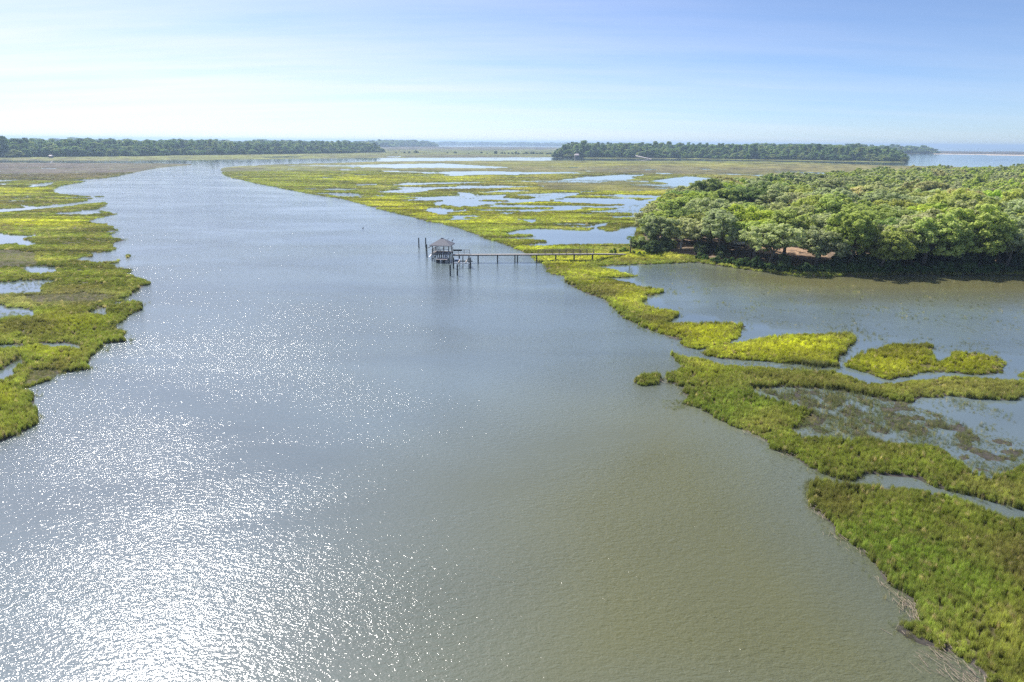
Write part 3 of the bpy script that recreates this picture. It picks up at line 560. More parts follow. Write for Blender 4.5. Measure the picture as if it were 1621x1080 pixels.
# ------------------------------------------------------------------ trees
bark = simple_mat('oak_bark', (.16, .135, .11), .95, .35, 2.5, .5, (1, 1, .3))
oak_leaf = leaf_mat('oak_leaves', 'OBJECT', None, 2.4, .46)
def leaf_cloud(centres, radii, per, size_, r, flat=.75, jit=.35):
    """leaf-sized quads on and inside each clump"""
    k = len(centres); n_ = k * per
    c = np.repeat(centres, per, 0); rr = np.repeat(radii, per)
    v = r.normal(size=(n_, 3)); v /= np.linalg.norm(v, axis=1)[:, None]
    v[:, 2] = np.where((v[:, 2] < -.2) & (r.random(n_) < .6), -v[:, 2], v[:, 2])
    q = rr * (r.random(n_) ** .33) * np.clip(r.normal(1, .12, n_), .6, 1.35)
    p_ = c + v * q[:, None] * np.array((1, 1, flat))
    nrm = v + r.normal(size=(n_, 3)) * jit + np.array((0, 0, .35)); nrm /= np.linalg.norm(nrm, axis=1)[:, None]
    u = np.cross(nrm, r.normal(size=(n_, 3))); u /= np.linalg.norm(u, axis=1)[:, None]; w = np.cross(nrm, u)
    s = size_ * r.uniform(.6, 1.3, n_)[:, None]
    V = np.stack([p_ - u * s - w * s * .7, p_ + u * s - w * s * .6, p_ + u * s * .8 + w * s * .7, p_ - u * s * .9 + w * s * .6], 1).reshape(-1, 3)
    return fast_mesh('crown', V, np.arange(n_ * 4).reshape(-1, 4))
def oak_crown(seed, rx=6.0, hz=4.3, z0=6.3, nclump=215, per=72, leaf=.20):
    r = np.random.default_rng(seed); C = []; Rr = []
    lobes = [(r.uniform(-.5, .5) * rx, r.uniform(-.5, .5) * rx, r.uniform(-.2, .35) * hz, r.uniform(.5, .75)) for _ in range(6)]
    for i in range(nclump):
        lx, ly, lz, lr = lobes[i % 6]
        v = r.normal(size=3); v /= np.linalg.norm(v); v[2] = v[2] if v[2] > -.75 else -v[2]
        q = r.uniform(.72, 1.0) if i % 4 else r.uniform(.3, .7)
        C.append((lx + v[0] * rx * lr * q, ly + v[1] * rx * lr * q, z0 + lz + v[2] * hz * (lr + .25) * q)); Rr.append(r.uniform(.6, 1.1) * rx / 6)
    return leaf_cloud(np.array(C), np.array(Rr), per, leaf, r), lobes
def oak_trunk(seed, lobes, rx=6.0, z0=6.8):
    r = random.Random(seed); mb = MB(); lean = (r.uniform(-.5, .5), r.uniform(-.5, .5)); f = Vector((lean[0], lean[1], 3.0))
    mb.tube([(0, 0, -.4), (0, 0, .15), (lean[0] * .4, lean[1] * .4, 1.4), tuple(f)], [.55, .42, .34, .30], 8)
    for (lx, ly, lz, lr) in lobes:
        e = Vector((lx * 1.1, ly * 1.1, z0 + lz + 1.2)); mid = f.lerp(e, .5) + Vector((r.uniform(-.5, .5), r.uniform(-.5, .5), -.4))
        mb.tube([tuple(f - Vector((0, 0, .2))), tuple(mid), tuple(e)], [.2, .13, .05], 6)
        for _ in range(2):
            e2 = mid + Vector((r.uniform(-2.2, 2.2), r.uniform(-2.2, 2.2), r.uniform(1.5, 3))); mb.tube([tuple(mid), tuple(e2)], [.09, .03], 5)
    me = bpy.data.meshes.new('trunk'); me.from_pydata(mb.v, [], mb.f); me.materials.append(bark); return me
OAKP = []
for i in range(8):
    cm, lb = oak_crown(500 + i, rx=5.6 + .25 * (i % 4), hz=3.6 + .3 * (i % 3)); cm.materials.append(oak_leaf); OAKP.append((cm, oak_trunk(600 + i, lb)))
# place: rough hexagonal stand inside the grove outline, nearest first
pts = []
lo, hi = OAKS.min(0), OAKS.max(0); st = 9.4; row = 0
yy = lo[1]
while yy < hi[1]:
    xx = lo[0] + (st / 2 if row % 2 else 0)
    while xx < min(hi[0], 620):
        pts.append((xx + random.uniform(-2.2, 2.2), yy + random.uniform(-2.2, 2.2))); xx += st
    yy += st * .87; row += 1
pts = np.array(pts); dd = sdf(pts, OAKS); azs = np.degrees(np.arctan2(pts[:, 0], pts[:, 1]))
# the front edge is more open, with a sandy clearing behind the first trees
clear = PW([(1180,398),(1230,392),(1300,396),(1300,410),(1240,412),(1190,404)])
cdd = np.maximum(sdf(pts, clear), np.maximum(sdf(pts, PW([(1158,391),(1184,391),(1181,405),(1163,405)])), sdf(pts, PW([(1062,394),(1092,394),(1094,412),(1060,410)]))))
sel = (dd > 1.0) & (azs < 47) & (cdd < 0)
pts = pts[sel]; PD = np.hypot(pts[:, 0], pts[:, 1]); order = np.argsort(PD); pts = pts[order]; PD = PD[order]
oakcols = {'grey-green': (.200, .215, .112), 'olive-green': (.190, .212, .066), 'bright-green': (.205, .245, .050), 'deep-green': (.122, .155, .055), 'tawny-green': (.222, .210, .108)}
names = list(oakcols); wts = [.38, .33, .11, .12, .06]
near_n = 290
print('oaks', len(pts))
near_pts = pts[:near_n]
# describe each by its row from the pond and its place counted along that row
px_, py_ = project(near_pts[:, 0], near_pts[:, 1], np.full(len(near_pts), 12.0))
_o = 'first second third fourth fifth sixth seventh eighth ninth tenth eleventh twelfth thirteenth fourteenth fifteenth sixteenth seventeenth eighteenth nineteenth'.split()
ORD = _o + [x for tn in ('twent', 'thirt', 'fort', 'fift') for x in [tn + 'ieth'] + [tn + 'y-' + q for q in _o[:9]]]
kinds = [random.choices(names, wts)[0] for _ in near_pts]
rowi = np.zeros(len(near_pts), int)
per_row = 24
ordr = np.argsort(PD[:near_n])
for k, i in enumerate(ordr): rowi[i] = k // per_row
rank = {}
for rr_ in range(rowi.max() + 1):
    for kd in names:
        mem = sorted([i for i in range(len(near_pts)) if rowi[i] == rr_ and kinds[i] == kd], key=lambda i: px_[i])
        for q, i in enumerate(mem): rank[i] = (q, len(mem))
for i, (x, y) in enumerate(near_pts):
    kd = kinds[i]; q, tot = rank[i]; band = ORD[rowi[i]]
    where = 'in the grove\'s %s row' % ('front' if not rowi[i] else band)
    t = empty('oak_tree', (x, y, .92 + drop(x * x + y * y)), random.uniform(0, 6.28))
    s = random.uniform(.74, 1.2) * (.78 + .22 * min(1, max(0, (px_[i] - 1015) / 130))); t.scale = (s * random.uniform(1.15, 1.4), s * random.uniform(1.15, 1.4), s * random.uniform(.92, 1.2))
    tag(t, '%s oak, %s of its colour from the left %s' % (kd, ORD[q], where), 'tree', 'oak trees of the grove beside the pond')
    cm, tm = OAKP[i % 8] if i % 3 else OAKP[random.randrange(8)]
    c = bpy.data.objects.new('crown', cm); COL.objects.link(c); c.parent = t
    j = random.uniform(.85, 1.18); b = oakcols[kd]; c.color = (b[0] * j * random.uniform(.93, 1.07), b[1] * j, b[2] * j * random.uniform(.9, 1.1), 1)
    k_ = bpy.data.objects.new('trunk', tm); COL.objects.link(k_); k_.parent = t
# the rest of the wood behind
rest = pts[near_n:]
inst_leaf = leaf_mat('wood_leaves', 'INSTANCER', 'tint', 2.4, .44)
if len(rest):
    oc = []
    for i in range(4):
        cm, lb = oak_crown(700 + i, nclump=60, per=70, leaf=.30); oc.append(proto('oak', cm, inst_leaf))
    cols = np.array([oakcols[random.choices(names, wts)[0]] for _ in rest]) * rng.uniform(.85, 1.18, (len(rest), 1))
    sc_ = rng.uniform(.95, 1.25, len(rest)); rD = np.hypot(rest[:, 0], rest[:, 1])
    o = scatter('oak_woodland', oc, np.stack([rest[:, 0], rest[:, 1], .7 + drop(rD ** 2)], 1), np.stack([sc_, sc_, sc_ * rng.uniform(.7, 1.0, len(rest))], 1), rng.uniform(0, 6.28, len(rest)), rng.integers(0, 4, len(rest)), cols)
    tag(o, 'far side of the oak grove, crowns merging into one canopy', 'woodland', None, 'stuff')

# undergrowth along the grove's edge: one bush each
bush_leaf = oak_leaf
def bush_mesh(seed, rx, hz, ncl, per, leaf):
    r = np.random.default_rng(seed); C = []; Rr = []
    for i in range(ncl):
        v = r.normal(size=3); v /= np.linalg.norm(v); v[2] = abs(v[2]); q = r.uniform(.5, 1)
        C.append((v[0] * rx * q, v[1] * rx * q, hz * .15 + v[2] * hz * q * .8)); Rr.append(r.uniform(.3, .5) * rx * .8)
    me = leaf_cloud(np.array(C), np.array(Rr), per, leaf, r); me.name = 'foliage'; me.materials.append(bush_leaf); return me
BUSH = [bush_mesh(800 + i, 1.3, 1.9, 16, 70, .15) for i in range(4)]
def stem_mesh(seed, hgt):
    r = random.Random(seed); mb = MB()
    for _ in range(5): mb.tube([(0, 0, -.3), (r.uniform(-.6, .6), r.uniform(-.6, .6), hgt)], [.05, .02], 5)
    me = bpy.data.meshes.new('stem'); me.from_pydata(mb.v, [], mb.f); me.materials.append(bark); return me
BST = [stem_mesh(5 + i, 1.2) for i in range(3)]
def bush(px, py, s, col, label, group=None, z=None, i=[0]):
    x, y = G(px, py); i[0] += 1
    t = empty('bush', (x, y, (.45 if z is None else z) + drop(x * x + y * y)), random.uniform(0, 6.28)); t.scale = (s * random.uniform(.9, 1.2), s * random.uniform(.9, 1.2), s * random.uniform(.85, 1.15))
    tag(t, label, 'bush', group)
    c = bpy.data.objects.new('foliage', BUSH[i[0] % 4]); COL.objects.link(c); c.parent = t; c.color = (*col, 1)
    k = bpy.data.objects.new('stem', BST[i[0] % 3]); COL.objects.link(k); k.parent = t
edge_pts = [(1108 + k * 9.6 + random.uniform(-3, 3)) for k in range(56)]
def edge_y(x):
    return float(np.interp(x, [1100, 1130, 1200, 1250, 1300, 1400, 1621, 1800], [413, 418, 427.5, 432, 434.5, 434.5, 433.5, 436]))
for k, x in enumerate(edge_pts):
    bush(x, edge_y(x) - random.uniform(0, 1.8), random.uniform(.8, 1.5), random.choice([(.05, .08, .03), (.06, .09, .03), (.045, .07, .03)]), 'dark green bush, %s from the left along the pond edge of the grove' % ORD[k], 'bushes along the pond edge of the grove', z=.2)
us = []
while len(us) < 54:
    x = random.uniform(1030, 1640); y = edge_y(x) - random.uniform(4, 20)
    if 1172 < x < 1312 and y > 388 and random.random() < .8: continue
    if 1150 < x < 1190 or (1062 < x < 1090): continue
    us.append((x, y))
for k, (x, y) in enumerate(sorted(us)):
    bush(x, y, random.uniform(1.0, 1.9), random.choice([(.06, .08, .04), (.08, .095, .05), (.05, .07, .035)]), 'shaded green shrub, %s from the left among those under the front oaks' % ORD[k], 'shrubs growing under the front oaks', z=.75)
for k, (x, y, s) in enumerate(((1011, 396.5, 1.7), (1019, 398, 2.0), (1028, 396, 2.3), (1038, 397.5, 2.0), (1049, 398, 2.2), (1059, 397, 1.8))):
    bush(x, y, s, (.12, .145, .06), 'tall grey-green shrub, %s from the left at the grove end behind the palmetto' % ORD[k], 'tall shrubs at the left end of the grove', z=.6)
for x, y, s, lb in ((971, 402, .75, 'small round green bush just past the end of the walkway'), (988, 401, .95, 'green bush between the walkway end and the palmetto'), (1013, 400, 1.0, 'yellow-green shrub right beside the palmetto'), (1021, 399, .8, 'yellow-green shrub between the palmetto and the sandy path'), (1003, 404, .55, 'low dark shrub at the foot of the palmetto'), (1012, 405, .6, 'low dark shrub on the causeway bank near the palmetto'), (1022, 405.5, .6, 'low dark shrub below the start of the sandy path'), (1033, 405.5, .65, 'low dark shrub below the middle of the sandy path'), (972, 405, .5, 'low dark shrub below the round bush at the walkway end')):
    bush(x, y, s, (.13, .17, .04) if 'low' not in lb else (.07, .10, .03), lb, z=.15)

# palmetto by the causeway
def palm(px, py, hh_, label):
    x, y = G(px, py); t = empty('palm_tree', (x, y, .3)); tag(t, label, 'palm tree')
    MB().tube([(0, 0, -.4), (.05, 0, hh_ * .5), (0, 0, hh_)], [.2, .16, .15], 8).build('trunk', bark, t, True)
    r = random.Random(3); V = []; Fc = []
    for k in range(34):
        a = k * 2.4; up = r.uniform(-.7, 1.1); ln = r.uniform(1.0, 1.45); dv = Vector((math.cos(a), math.sin(a), up)).normalized(); sd_ = Vector((-math.sin(a), math.cos(a), 0))
        c = Vector((0, 0, hh_)) + dv * ln * .55
        for b in range(9):
            an = (b - 4) * .33; v = (dv * math.cos(an) + sd_ * math.sin(an)) * ln * .55 + Vector((0, 0, -.18 * abs(b - 4) / 4 - .1)); w = sd_.cross(dv) * .02 + sd_ * .045 * math.cos(an); q = len(V)
            V += [tuple(c - w), tuple(c + w), tuple(c + v * .6 + w), tuple(c + v), tuple(c + v * .6 - w)]; Fc.append((q, q + 1, q + 2, q + 3, q + 4))
        q = len(V); e = Vector((0, 0, hh_ - .05)); V += [tuple(e - sd_ * .03), tuple(e + sd_ * .03), tuple(c + sd_ * .03), tuple(c - sd_ * .03)]; Fc.append((q, q + 1, q + 2, q + 3))
    c = mesh_obj('crown', V, Fc, oak_leaf, t); c.color = (.10, .13, .05, 1)
palm(997.5, 404, 4.3, 'lone palmetto with a slim trunk on the causeway left of the grove')

# pale dead trunk at the grove's left end
x, y = G(1077, 401); t = empty('dead_tree', (x, y, .9)); tag(t, 'pale bare dead trunk standing before the left end of the grove', 'dead tree')
grey_wood = simple_mat('bleached_wood', (.42, .38, .34), .9, .25, 5, .3, (1, 1, .2))
MB().tube([(0, 0, -.3), (.05, 0, .7), (-.05, .1, 1.8), (.15, .05, 2.7)], [.42, .30, .22, .08], 8).build('trunk', grey_wood, t)
MB().tube([(-.05, .1, 1.6), (-.4, .1, 2.3)], [.12, .04], 6).tube([(0, .1, 1.2), (.45, 0, 1.9), (.5, 0, 2.2)], [.12, .08, .03], 6).build('branch', grey_wood, t)

# fallen branches in the clearing
mb = MB()
for _ in range(26):
    p0 = G(random.uniform(1225, 1275), random.uniform(402, 411)); ln = random.uniform(.8, 3); an = random.uniform(-.5, .5)
    mb.tube([(p0[0], p0[1], 1.1), (p0[0] + ln * math.cos(an), p0[1] + ln * math.sin(an), 1.15)], random.uniform(.03, .07), 5)
o = mb.build('brush_debris', grey_wood); tag(o, 'bleached fallen branches on the sandy clearing under the oaks', 'branches', None, 'stuff')

# white car parked under the trees
white = simple_mat('white_paint', (.75, .76, .78), .3, .04, 2); darkglass = simple_mat('dark_glass', (.02, .025, .05), .08, .1, 2); rubber = simple_mat('rubber', (.02, .02, .02), .8, .1, 5)
x, y = G(1169, 394); t = empty('parked_car', (x, y, 1.05), R(8)); tag(t, 'white car half hidden under the oaks left of the sandy clearing', 'car')
prof = [(-2.25, .35), (-2.25, .85), (-2.05, 1.0), (-1.65, 1.08), (-1.15, 1.62), (.75, 1.66), (1.2, 1.12), (2.05, .95), (2.25, .75), (2.25, .35)]
V = [(px2, sgn * (.88 if pz < 1.1 else .72), pz) for sgn in (-1, 1) for px2, pz in prof]; k = len(prof)
Fc = [tuple(range(k))[::-1], tuple(range(k, 2 * k))] + [(i, (i + 1) % k, k + (i + 1) % k, k + i) for i in range(k)]
mesh_obj('body', V, Fc, white, t)
for sgn in (-1, 1):
    w = [(-1.35, 1.12), (-.98, 1.52), (.62, 1.56), (.95, 1.14)]
    V = [(a_, sgn * (.885 if b_ < 1.2 else .765), b_) for a_, b_ in w]; mesh_obj('side_window', V, [(0, 1, 2, 3)], darkglass, t)
mesh_obj('windscreen', [(1.22, -.68, 1.14), (1.22, .68, 1.14), (.80, .64, 1.63), (.80, -.64, 1.63)], [(0, 1, 2, 3)], darkglass, t)
for wx in (-1.4, 1.4):
    for wy in (-.8, .8): MB().tube([(wx, wy - .1, .33), (wx, wy + .1, .33)], .33, 14).build('wheel', rubber, t)

# ------------------------------------------------------------------ far woods
def pine_crown(seed, hz=27, per=30, w=6.5, lowest=.12, n_=64, rnd=False):
    r = np.random.default_rng(seed); C = []; Rr = []
    for i in range(n_):
        f_ = r.random(); zc = hz * (lowest + (.97 - lowest) * f_); rw = w * (math.sqrt(max(.05, 1 - (2 * f_ - .75) ** 2 * .8)) if rnd else (1.1 - .6 * f_)); a_ = r.uniform(0, 6.28); q = rw * math.sqrt(r.random())
        C.append((q * math.cos(a_), q * math.sin(a_), zc)); Rr.append(r.uniform(1.4, 2.7))
    return leaf_cloud(np.array(C), np.array(Rr), per, .75, r)
FW = [proto('far_tree', pine_crown(900 + i), inst_leaf) for i in range(3)] + [proto('far_tree', pine_crown(950 + i, 20, 34, 8.0, .06, 60, True), inst_leaf) for i in range(3)]
def wood(name, poly, step, hscale, label, palette, zb=.6, jitter=.35, maxn=6000, hfun=None):
    w = PW(poly); lo, hi = w.min(0), w.max(0)
    xs = np.arange(lo[0], hi[0], step); ys = np.arange(lo[1], hi[1], step); X, Y = np.meshgrid(xs, ys); p_ = np.stack([X.ravel(), Y.ravel()], 1) + rng.uniform(-jitter, jitter, (X.size, 2)) * step * 1.4
    ed = sdf(p_, w) + (fbm(p_[:, 0] / 60, p_[:, 1] / 60, 15, 3) - .5) * 40; p_ = p_[ed > 0]; ed = ed[ed > 0]
    if len(p_) > maxn: q_ = np.argsort(np.hypot(p_[:, 0], p_[:, 1]))[:maxn]; p_ = p_[q_]; ed = ed[q_]
    D_ = np.hypot(p_[:, 0], p_[:, 1]); k = len(p_)
    hs = hscale * rng.uniform(.62, 1.12, k) * (.60 + .70 * fbm(p_[:, 0] / 70, p_[:, 1] / 70, 5, 3)) * np.clip(.5 + ed / 60, .5, 1); ws = rng.uniform(.8, 1.25, k) * step / 11
    cols = np.array(palette)[rng.integers(0, len(palette), k)] * rng.uniform(.8, 1.25, (k, 1))
    o = scatter(name, FW, np.stack([p_[:, 0], p_[:, 1], zb + drop(D_ ** 2)], 1), np.stack([ws, ws, hs], 1), rng.uniform(0, 6.28, k), rng.integers(0, 6, k), cols)
    tag(o, label, 'woodland', None, 'stuff'); print(name, k)
PAL = [(.10, .14, .05), (.07, .11, .04), (.12, .16, .06), (.15, .17, .07), (.08, .115, .06)]
wood('left_shore_woods', [(-500,251.5),(0,250.2),(100,249.2),(200,248),(300,246.3),(400,245.2),(500,243.8),(560,242.6),(604,241.4),(596,239.4),(560,237.5),(300,238),(0,240),(-500,243)], 12, .90, 'long blue-green wood along the far left shore', PAL)
wood('wooded_island', [(876,249.3),(900,249.8),(1000,250.3),(1100,251),(1200,252.8),(1300,254.2),(1400,256),(1431,256.4),(1428,253),(1400,249.5),(1300,247),(1150,244),(1000,242.8),(900,244)], 11, .94, 'low wooded island across the channel behind the marsh', PAL)
wood('headland_woods', [(1170,243.5),(1300,243.4),(1478,243.2),(1470,240.8),(1300,240),(1170,239.5)], 22, 1.0, 'hazy wood on the headland behind the island', PAL)
wood('distant_island_woods', [(575,232.6),(640,232.4),(692,232.2),(688,231),(640,230.4),(575,230.6)], 26, 1.15, 'small hazy wooded island near the horizon', PAL)
wood('horizon_woods', [(690,228.7),(800,229.6),(940,230.9),(1020,231.4),(1020,230.5),(940,230.0),(800,228.8),(690,227.9)], 60, 1.0, 'thin blue line of trees on the horizon', PAL, maxn=5000)
wood('inland_woods', [(-500,230.5),(0,231.6),(620,233.2),(620,231.6),(0,229.6),(-500,228)], 45, .95, 'pale blue woods behind the far left shore', PAL, maxn=5000)

# single dark bushes out on the far flat
FB = [(627,242.4,1.5),(640,242.6,1.7),(648,242.3,2.2),(657.5,242.3,2.6),(660.5,242.5,2.1),(708.5,242.6,1.5),(720.5,242.8,2.4),(742,243.4,1.2),(762,243,1.8),(771,243.6,1.2),(784.8,243.8,3.2),(794.5,243.6,2.2),(799,243.8,1.6),(806,243.8,1.9),(811,243.8,1.8),(816.5,243.6,2.3),(821,244,1.6),(829,243.8,1.4),(833.6,243.8,2.6),(841,244,2.3),(844.5,244,2.2),(850,244.1,1.7),(855,244,2.4),(858,244.2,1.9),(866,244.6,2.0),(870,244.4,2.6),(611,242.6,1.2),(592,241.6,1.6),(586.5,241.6,2.0),(575,241.6,1.8)]
for k, (x, y, s) in enumerate(sorted(FB)):
    big = 'large' if s > 2.4 else ('middling' if s > 1.7 else 'small'); 
    bush(x, y + .3, s * 1.25, (.045, .065, .035), '%s dark bush alone on the far flat, %s of that line from the left' % (big, ORD[k]), 'dark bushes on the far marsh flat', z=.4)

# houses far off
wallm = simple_mat('house_wall', (.14, .13, .12), .8, .1, 1); roofp = simple_mat('pale_roof', (.72, .62, .58), .6, .1, 1); winm = darkglass
def house(px, py, w_, d_, hw, hr, rz, label, roofmat=roofp):
    x, y = G(px, py); t = empty('house', (x, y, .8 + drop(x * x + y * y)), rz); tag(t, label, 'house')
    MB().box(-w_ / 2, w_ / 2, -d_ / 2, d_ / 2, -.6, hw).build('wall', wallm, t)
    e = .5; V = [(-w_ / 2 - e, -d_ / 2 - e, hw), (w_ / 2 + e, -d_ / 2 - e, hw), (w_ / 2 + e, d_ / 2 + e, hw), (-w_ / 2 - e, d_ / 2 + e, hw), (-w_ / 3, 0, hw + hr), (w_ / 3, 0, hw + hr)]
    mesh_obj('roof', V, [(0, 1, 5, 4), (1, 2, 5), (2, 3, 4, 5), (3, 0, 4), (3, 2, 1, 0)], roofmat, t)
    for k in (-1, 0, 1): MB().box(-.5, .5, -.03, .03, -.7, .7, 0, (k * w_ / 3.4, -d_ / 2 - .03)).build('window', winm, t).location = (0, 0, hw * .55)
house(913, 250.6, 8, 7, 5, 3, R(5), 'pale-roofed house at the left end of the wooded island')
house(81, 250.6, 4.5, 4, 2.6, 1.6, R(-5), 'small pale house at the foot of the far left wood')
dk = simple_mat('pale_boards', (.62, .55, .50), .8, .1, 2)
x, y = G(1018, 251.6); t = empty('boat_ramp', (x, y, drop(x * x + y * y)), R(-25)); tag(t, 'long pale boat ramp at the shore of the wooded island', 'boat ramp')
V = [(-16, 0, 5.5), (16, 0, .2), (16, 7, .2), (-16, 7, 6.2), (-16, 0, 5.1), (16, 0, -.4), (16, 7, -.4), (-16, 7, 5.7)]
mesh_obj('ramp_deck', V, [(0, 1, 2, 3), (7, 6, 5, 4), (0, 4, 5, 1), (1, 5, 6, 2), (2, 6, 7, 3), (3, 7, 4, 0)], dk, t)
mb = MB()
for k in range(5): mb.tube([(-14 + k * 6, 1, -1), (-14 + k * 6, 1, 5 - k * 1.0)], .2, 6)
mb.build('piling', dk, t)

# ------------------------------------------------------------------ dock
pile_m = simple_mat('creosote_wood', (.055, .06, .06), .8, .35, 4, .3, (1, 1, .2)); deck_m = simple_mat('weathered_boards', (.33, .315, .30), .85, .25, 6, .3, (1, 6, 1)); rail_m = simple_mat('brown_rail', (.16, .13, .11), .85, .2, 6)
roof_m = simple_mat('roof_shingles', (.135, .145, .175), .75, .18, 3, .5, (1, 1, 4)); whitew = simple_mat('white_timber', (.70, .70, .72), .6, .08, 3); cover_m = simple_mat('blue_cover', (.16, .24, .38), .5, .1, 2)
cap_m = simple_mat('pile_cap', (.10, .13, .12), .5, .1, 3)
def pile_pos(px, py): return G(px, py)
def pile(px, py, ptop, label, r_=.17, group='tall mooring piles round the dock'):
    x, y = G(px, py); D_ = math.hypot(x, y)
    # height from the pixel row of its top
    zt = 0.0
    for _ in range(40):
        zt += .1
        if project(np.array([x]), np.array([y]), np.array([zt]))[1][0] <= ptop: break
    t = empty('mooring_pile', (x, y, 0)); tag(t, label, 'mooring pile', group)
    lean = random.uniform(-.05, .05)
    MB().tube([(0, 0, -1.2), (lean, 0, zt - .12)], [r_ * 1.05, r_], 12).build('pole', pile_m, t, False)
    MB().tube([(lean, 0, zt - .12), (lean, 0, zt)], [r_ * 1.08, r_ * .45], 12).build('cap', cap_m, t)
    return x, y, zt
pile(663.2, 392.6, 376.5, 'outermost tall pile standing alone beyond the roofed pier head')
pile(674, 391.8, 376.2, 'tall pile in the river just behind the roof corner')
pile(676, 407.2, 387, 'dark pile beside the roofed pier head with a brace to its deck')
pile(713, 437, 419.3, 'nearest pile in open water before the boat lift, the one nearer the roof')
pile(724, 436.3, 418.2, 'nearest pile in open water before the boat lift, the one farther from the roof')
pile(745, 425.4, 407.6, 'dark pile at the outer corner of the boat lift below the walkway')
pile(718, 425.2, 407.5, 'dark pile between the boat lift and the roofed pier head')

# pier head: local frame, x along the front, y away from the viewer
c0 = G(700.5, 411.5); RZ = R(-7)
pv = empty('boat_pavilion', (c0[0], c0[1], 0), RZ); tag(pv, 'hip-roofed open pavilion on piles at the end of the walkway', 'dock pavilion')
DZ = 2.05; hx, hy = 2.4, 2.2
MB().box(-hx, hx, -hy, hy, DZ - .12, DZ).build('deck', deck_m, pv)
for sx in (-1, -.33, .33, 1):
    for sy in (-1, 0, 1): MB().tube([(sx * hx * .95, sy * hy * .95, -1.2), (sx * hx * .95, sy * hy * .95, DZ - .13)], .15, 10).build('piling', pile_m, pv)
mb = MB()
for sy in (-1, 1): mb.bar((-hx, sy * hy * .9, DZ - .25), (hx, sy * hy * .9, DZ - .25), .12, .24)
for sx in (-1, 1): mb.bar((sx * hx * .9, -hy * .85, DZ - .26), (sx * hx * .9, hy * .85, DZ - .26), .12, .2)
mb.bar((-hx * .9, -hy * .98, .5), (-.9, -hy * .98, 1.7), .07, .14).bar((hx * .9, -hy * .98, .5), (1.0, -hy * .98, 1.7), .07, .14)
mb.build('joist', pile_m, pv)
EZ = 3.85; post = MB()
for sx in (-1, 1):
    for sy in (-1, 1): MB().box(sx * hx * .88 - .1, sx * hx * .88 + .1, sy * hy * .88 - .1, sy * hy * .88 + .1, DZ, EZ).build('post', rail_m, pv)
for sx in (-.3, .3): MB().box(sx * hx - .08, sx * hx + .08, -hy * .88 - .08, -hy * .88 + .08, DZ, EZ).build('post', rail_m, pv)
mb = MB()
for s_ in (-1, 1): mb.box(-hx * .95, hx * .95, s_ * hy * .88 - .07, s_ * hy * .88 + .07, EZ, EZ + .22)
for s_ in (-1, 1): mb.box(s_ * hx * .88 - .07, s_ * hx * .88 + .07, -hy * .85, hy * .85, EZ + .003, EZ + .21)
mb.build('beam', rail_m, pv)
ex, ey, ez = hx + .45, hy + .45, EZ + .24
V = [(-ex, -ey, ez), (ex, -ey, ez), (ex, ey, ez), (-ex, ey, ez), (-.25, 0, ez + 1.6), (.25, 0, ez + 1.6), (-ex, -ey, ez - .14), (ex, -ey, ez - .14), (ex, ey, ez - .14), (-ex, ey, ez - .14)]
rf = mesh_obj('roof', V, [(0, 1, 5, 4), (1, 2, 5), (2, 3, 4, 5), (3, 0, 4), (6, 7, 1, 0), (7, 8, 2, 1), (8, 9, 3, 2), (9, 6, 0, 3), (9, 8, 7, 6)], roof_m, pv)
MB().box(-.36, .36, -.1, .1, ez + 1.57, ez + 1.67).build('ridge_cap', roof_m, rf)
def rail(parent, p, q, n_, zt=1.0, posts=True, mat=rail_m, low=(.35, .68)):
    p = Vector(p); q = Vector(q); mb = MB(); mb.bar(p + Vector((0, 0, zt)), q + Vector((0, 0, zt)), .10, .07)
    for f_ in low: mb.bar(p + Vector((0, 0, zt * f_)), q + Vector((0, 0, zt * f_)), .05, .06)
    mb.build('handrail', mat, parent)
    for k in range(n_ + 1):
        c = p.lerp(q, k / n_); MB().box(c.x - .05, c.x + .05, c.y - .05, c.y + .05, c.z + .002, c.z + zt - .04).build('rail_post', mat, parent)
rail(pv, (-hx, hy * .97, DZ), (hx, hy * .97, DZ), 4); rail(pv, (-hx * .98, -hy * .7, DZ), (-hx * .98, hy * .9, DZ), 3); rail(pv, (-hx * .3, -hy * .97, DZ), (hx * .3, -hy * .97, DZ), 2)
MB().box(-1.6, 1.4, hy * .55, hy * .8, DZ + .42, DZ + .5).box(-1.6, -1.45, hy * .57, hy * .78, DZ + .003, DZ + .42).box(1.2, 1.35, hy * .57, hy * .78, DZ + .003, DZ + .42).build('bench', whitew, pv)
# lower landing in front with two short stairs
MB().box(-hx * .2, hx * 1.0, -hy - 3.0, -hy - .35, .85, .97).build('lower_deck', deck_m, pv)
for sx in (-.15, .45, .95):
    for sy in (-.6, -2.8): MB().tube([(hx * sx, -hy + sy, -1.2), (hx * sx, -hy + sy, .85)], .15, 10).build('piling', pile_m, pv)
mb = MB()
for k in range(6): mb.box(.9, 2.2, -hy - .08 - .26 * (k + 1) + .02, -hy - .08 - .26 * k, DZ - .19 * (k + 1) - .05, DZ - .19 * (k + 1))
mb.build('stairs', whitew, pv)
MB().bar((.85, -hy, DZ + .9), (.85, -hy - 1.6, 1.9), .06, .08).bar((2.25, -hy, DZ + .9), (2.25, -hy - 1.6, 1.9), .06, .08).bar((.85, -hy - 1.6, .98), (.85, -hy - 1.6, 1.9), .07, .07).bar((2.25, -hy - 1.6, .98), (2.25, -hy - 1.6, 1.9), .07, .07).build('stair_rail', whitew, pv)
MB().bar((-hx, hy * .1, DZ), (-hx - 1.1, -hy * .1, .7), .9, .06).build('gangway', whitew, pv)
MB().bar((-hx - .2, hy * .3, DZ + 1.6), (-hx - 1.3, -.4, 3.1), .1, .14).build('brace', pile_m, pv)

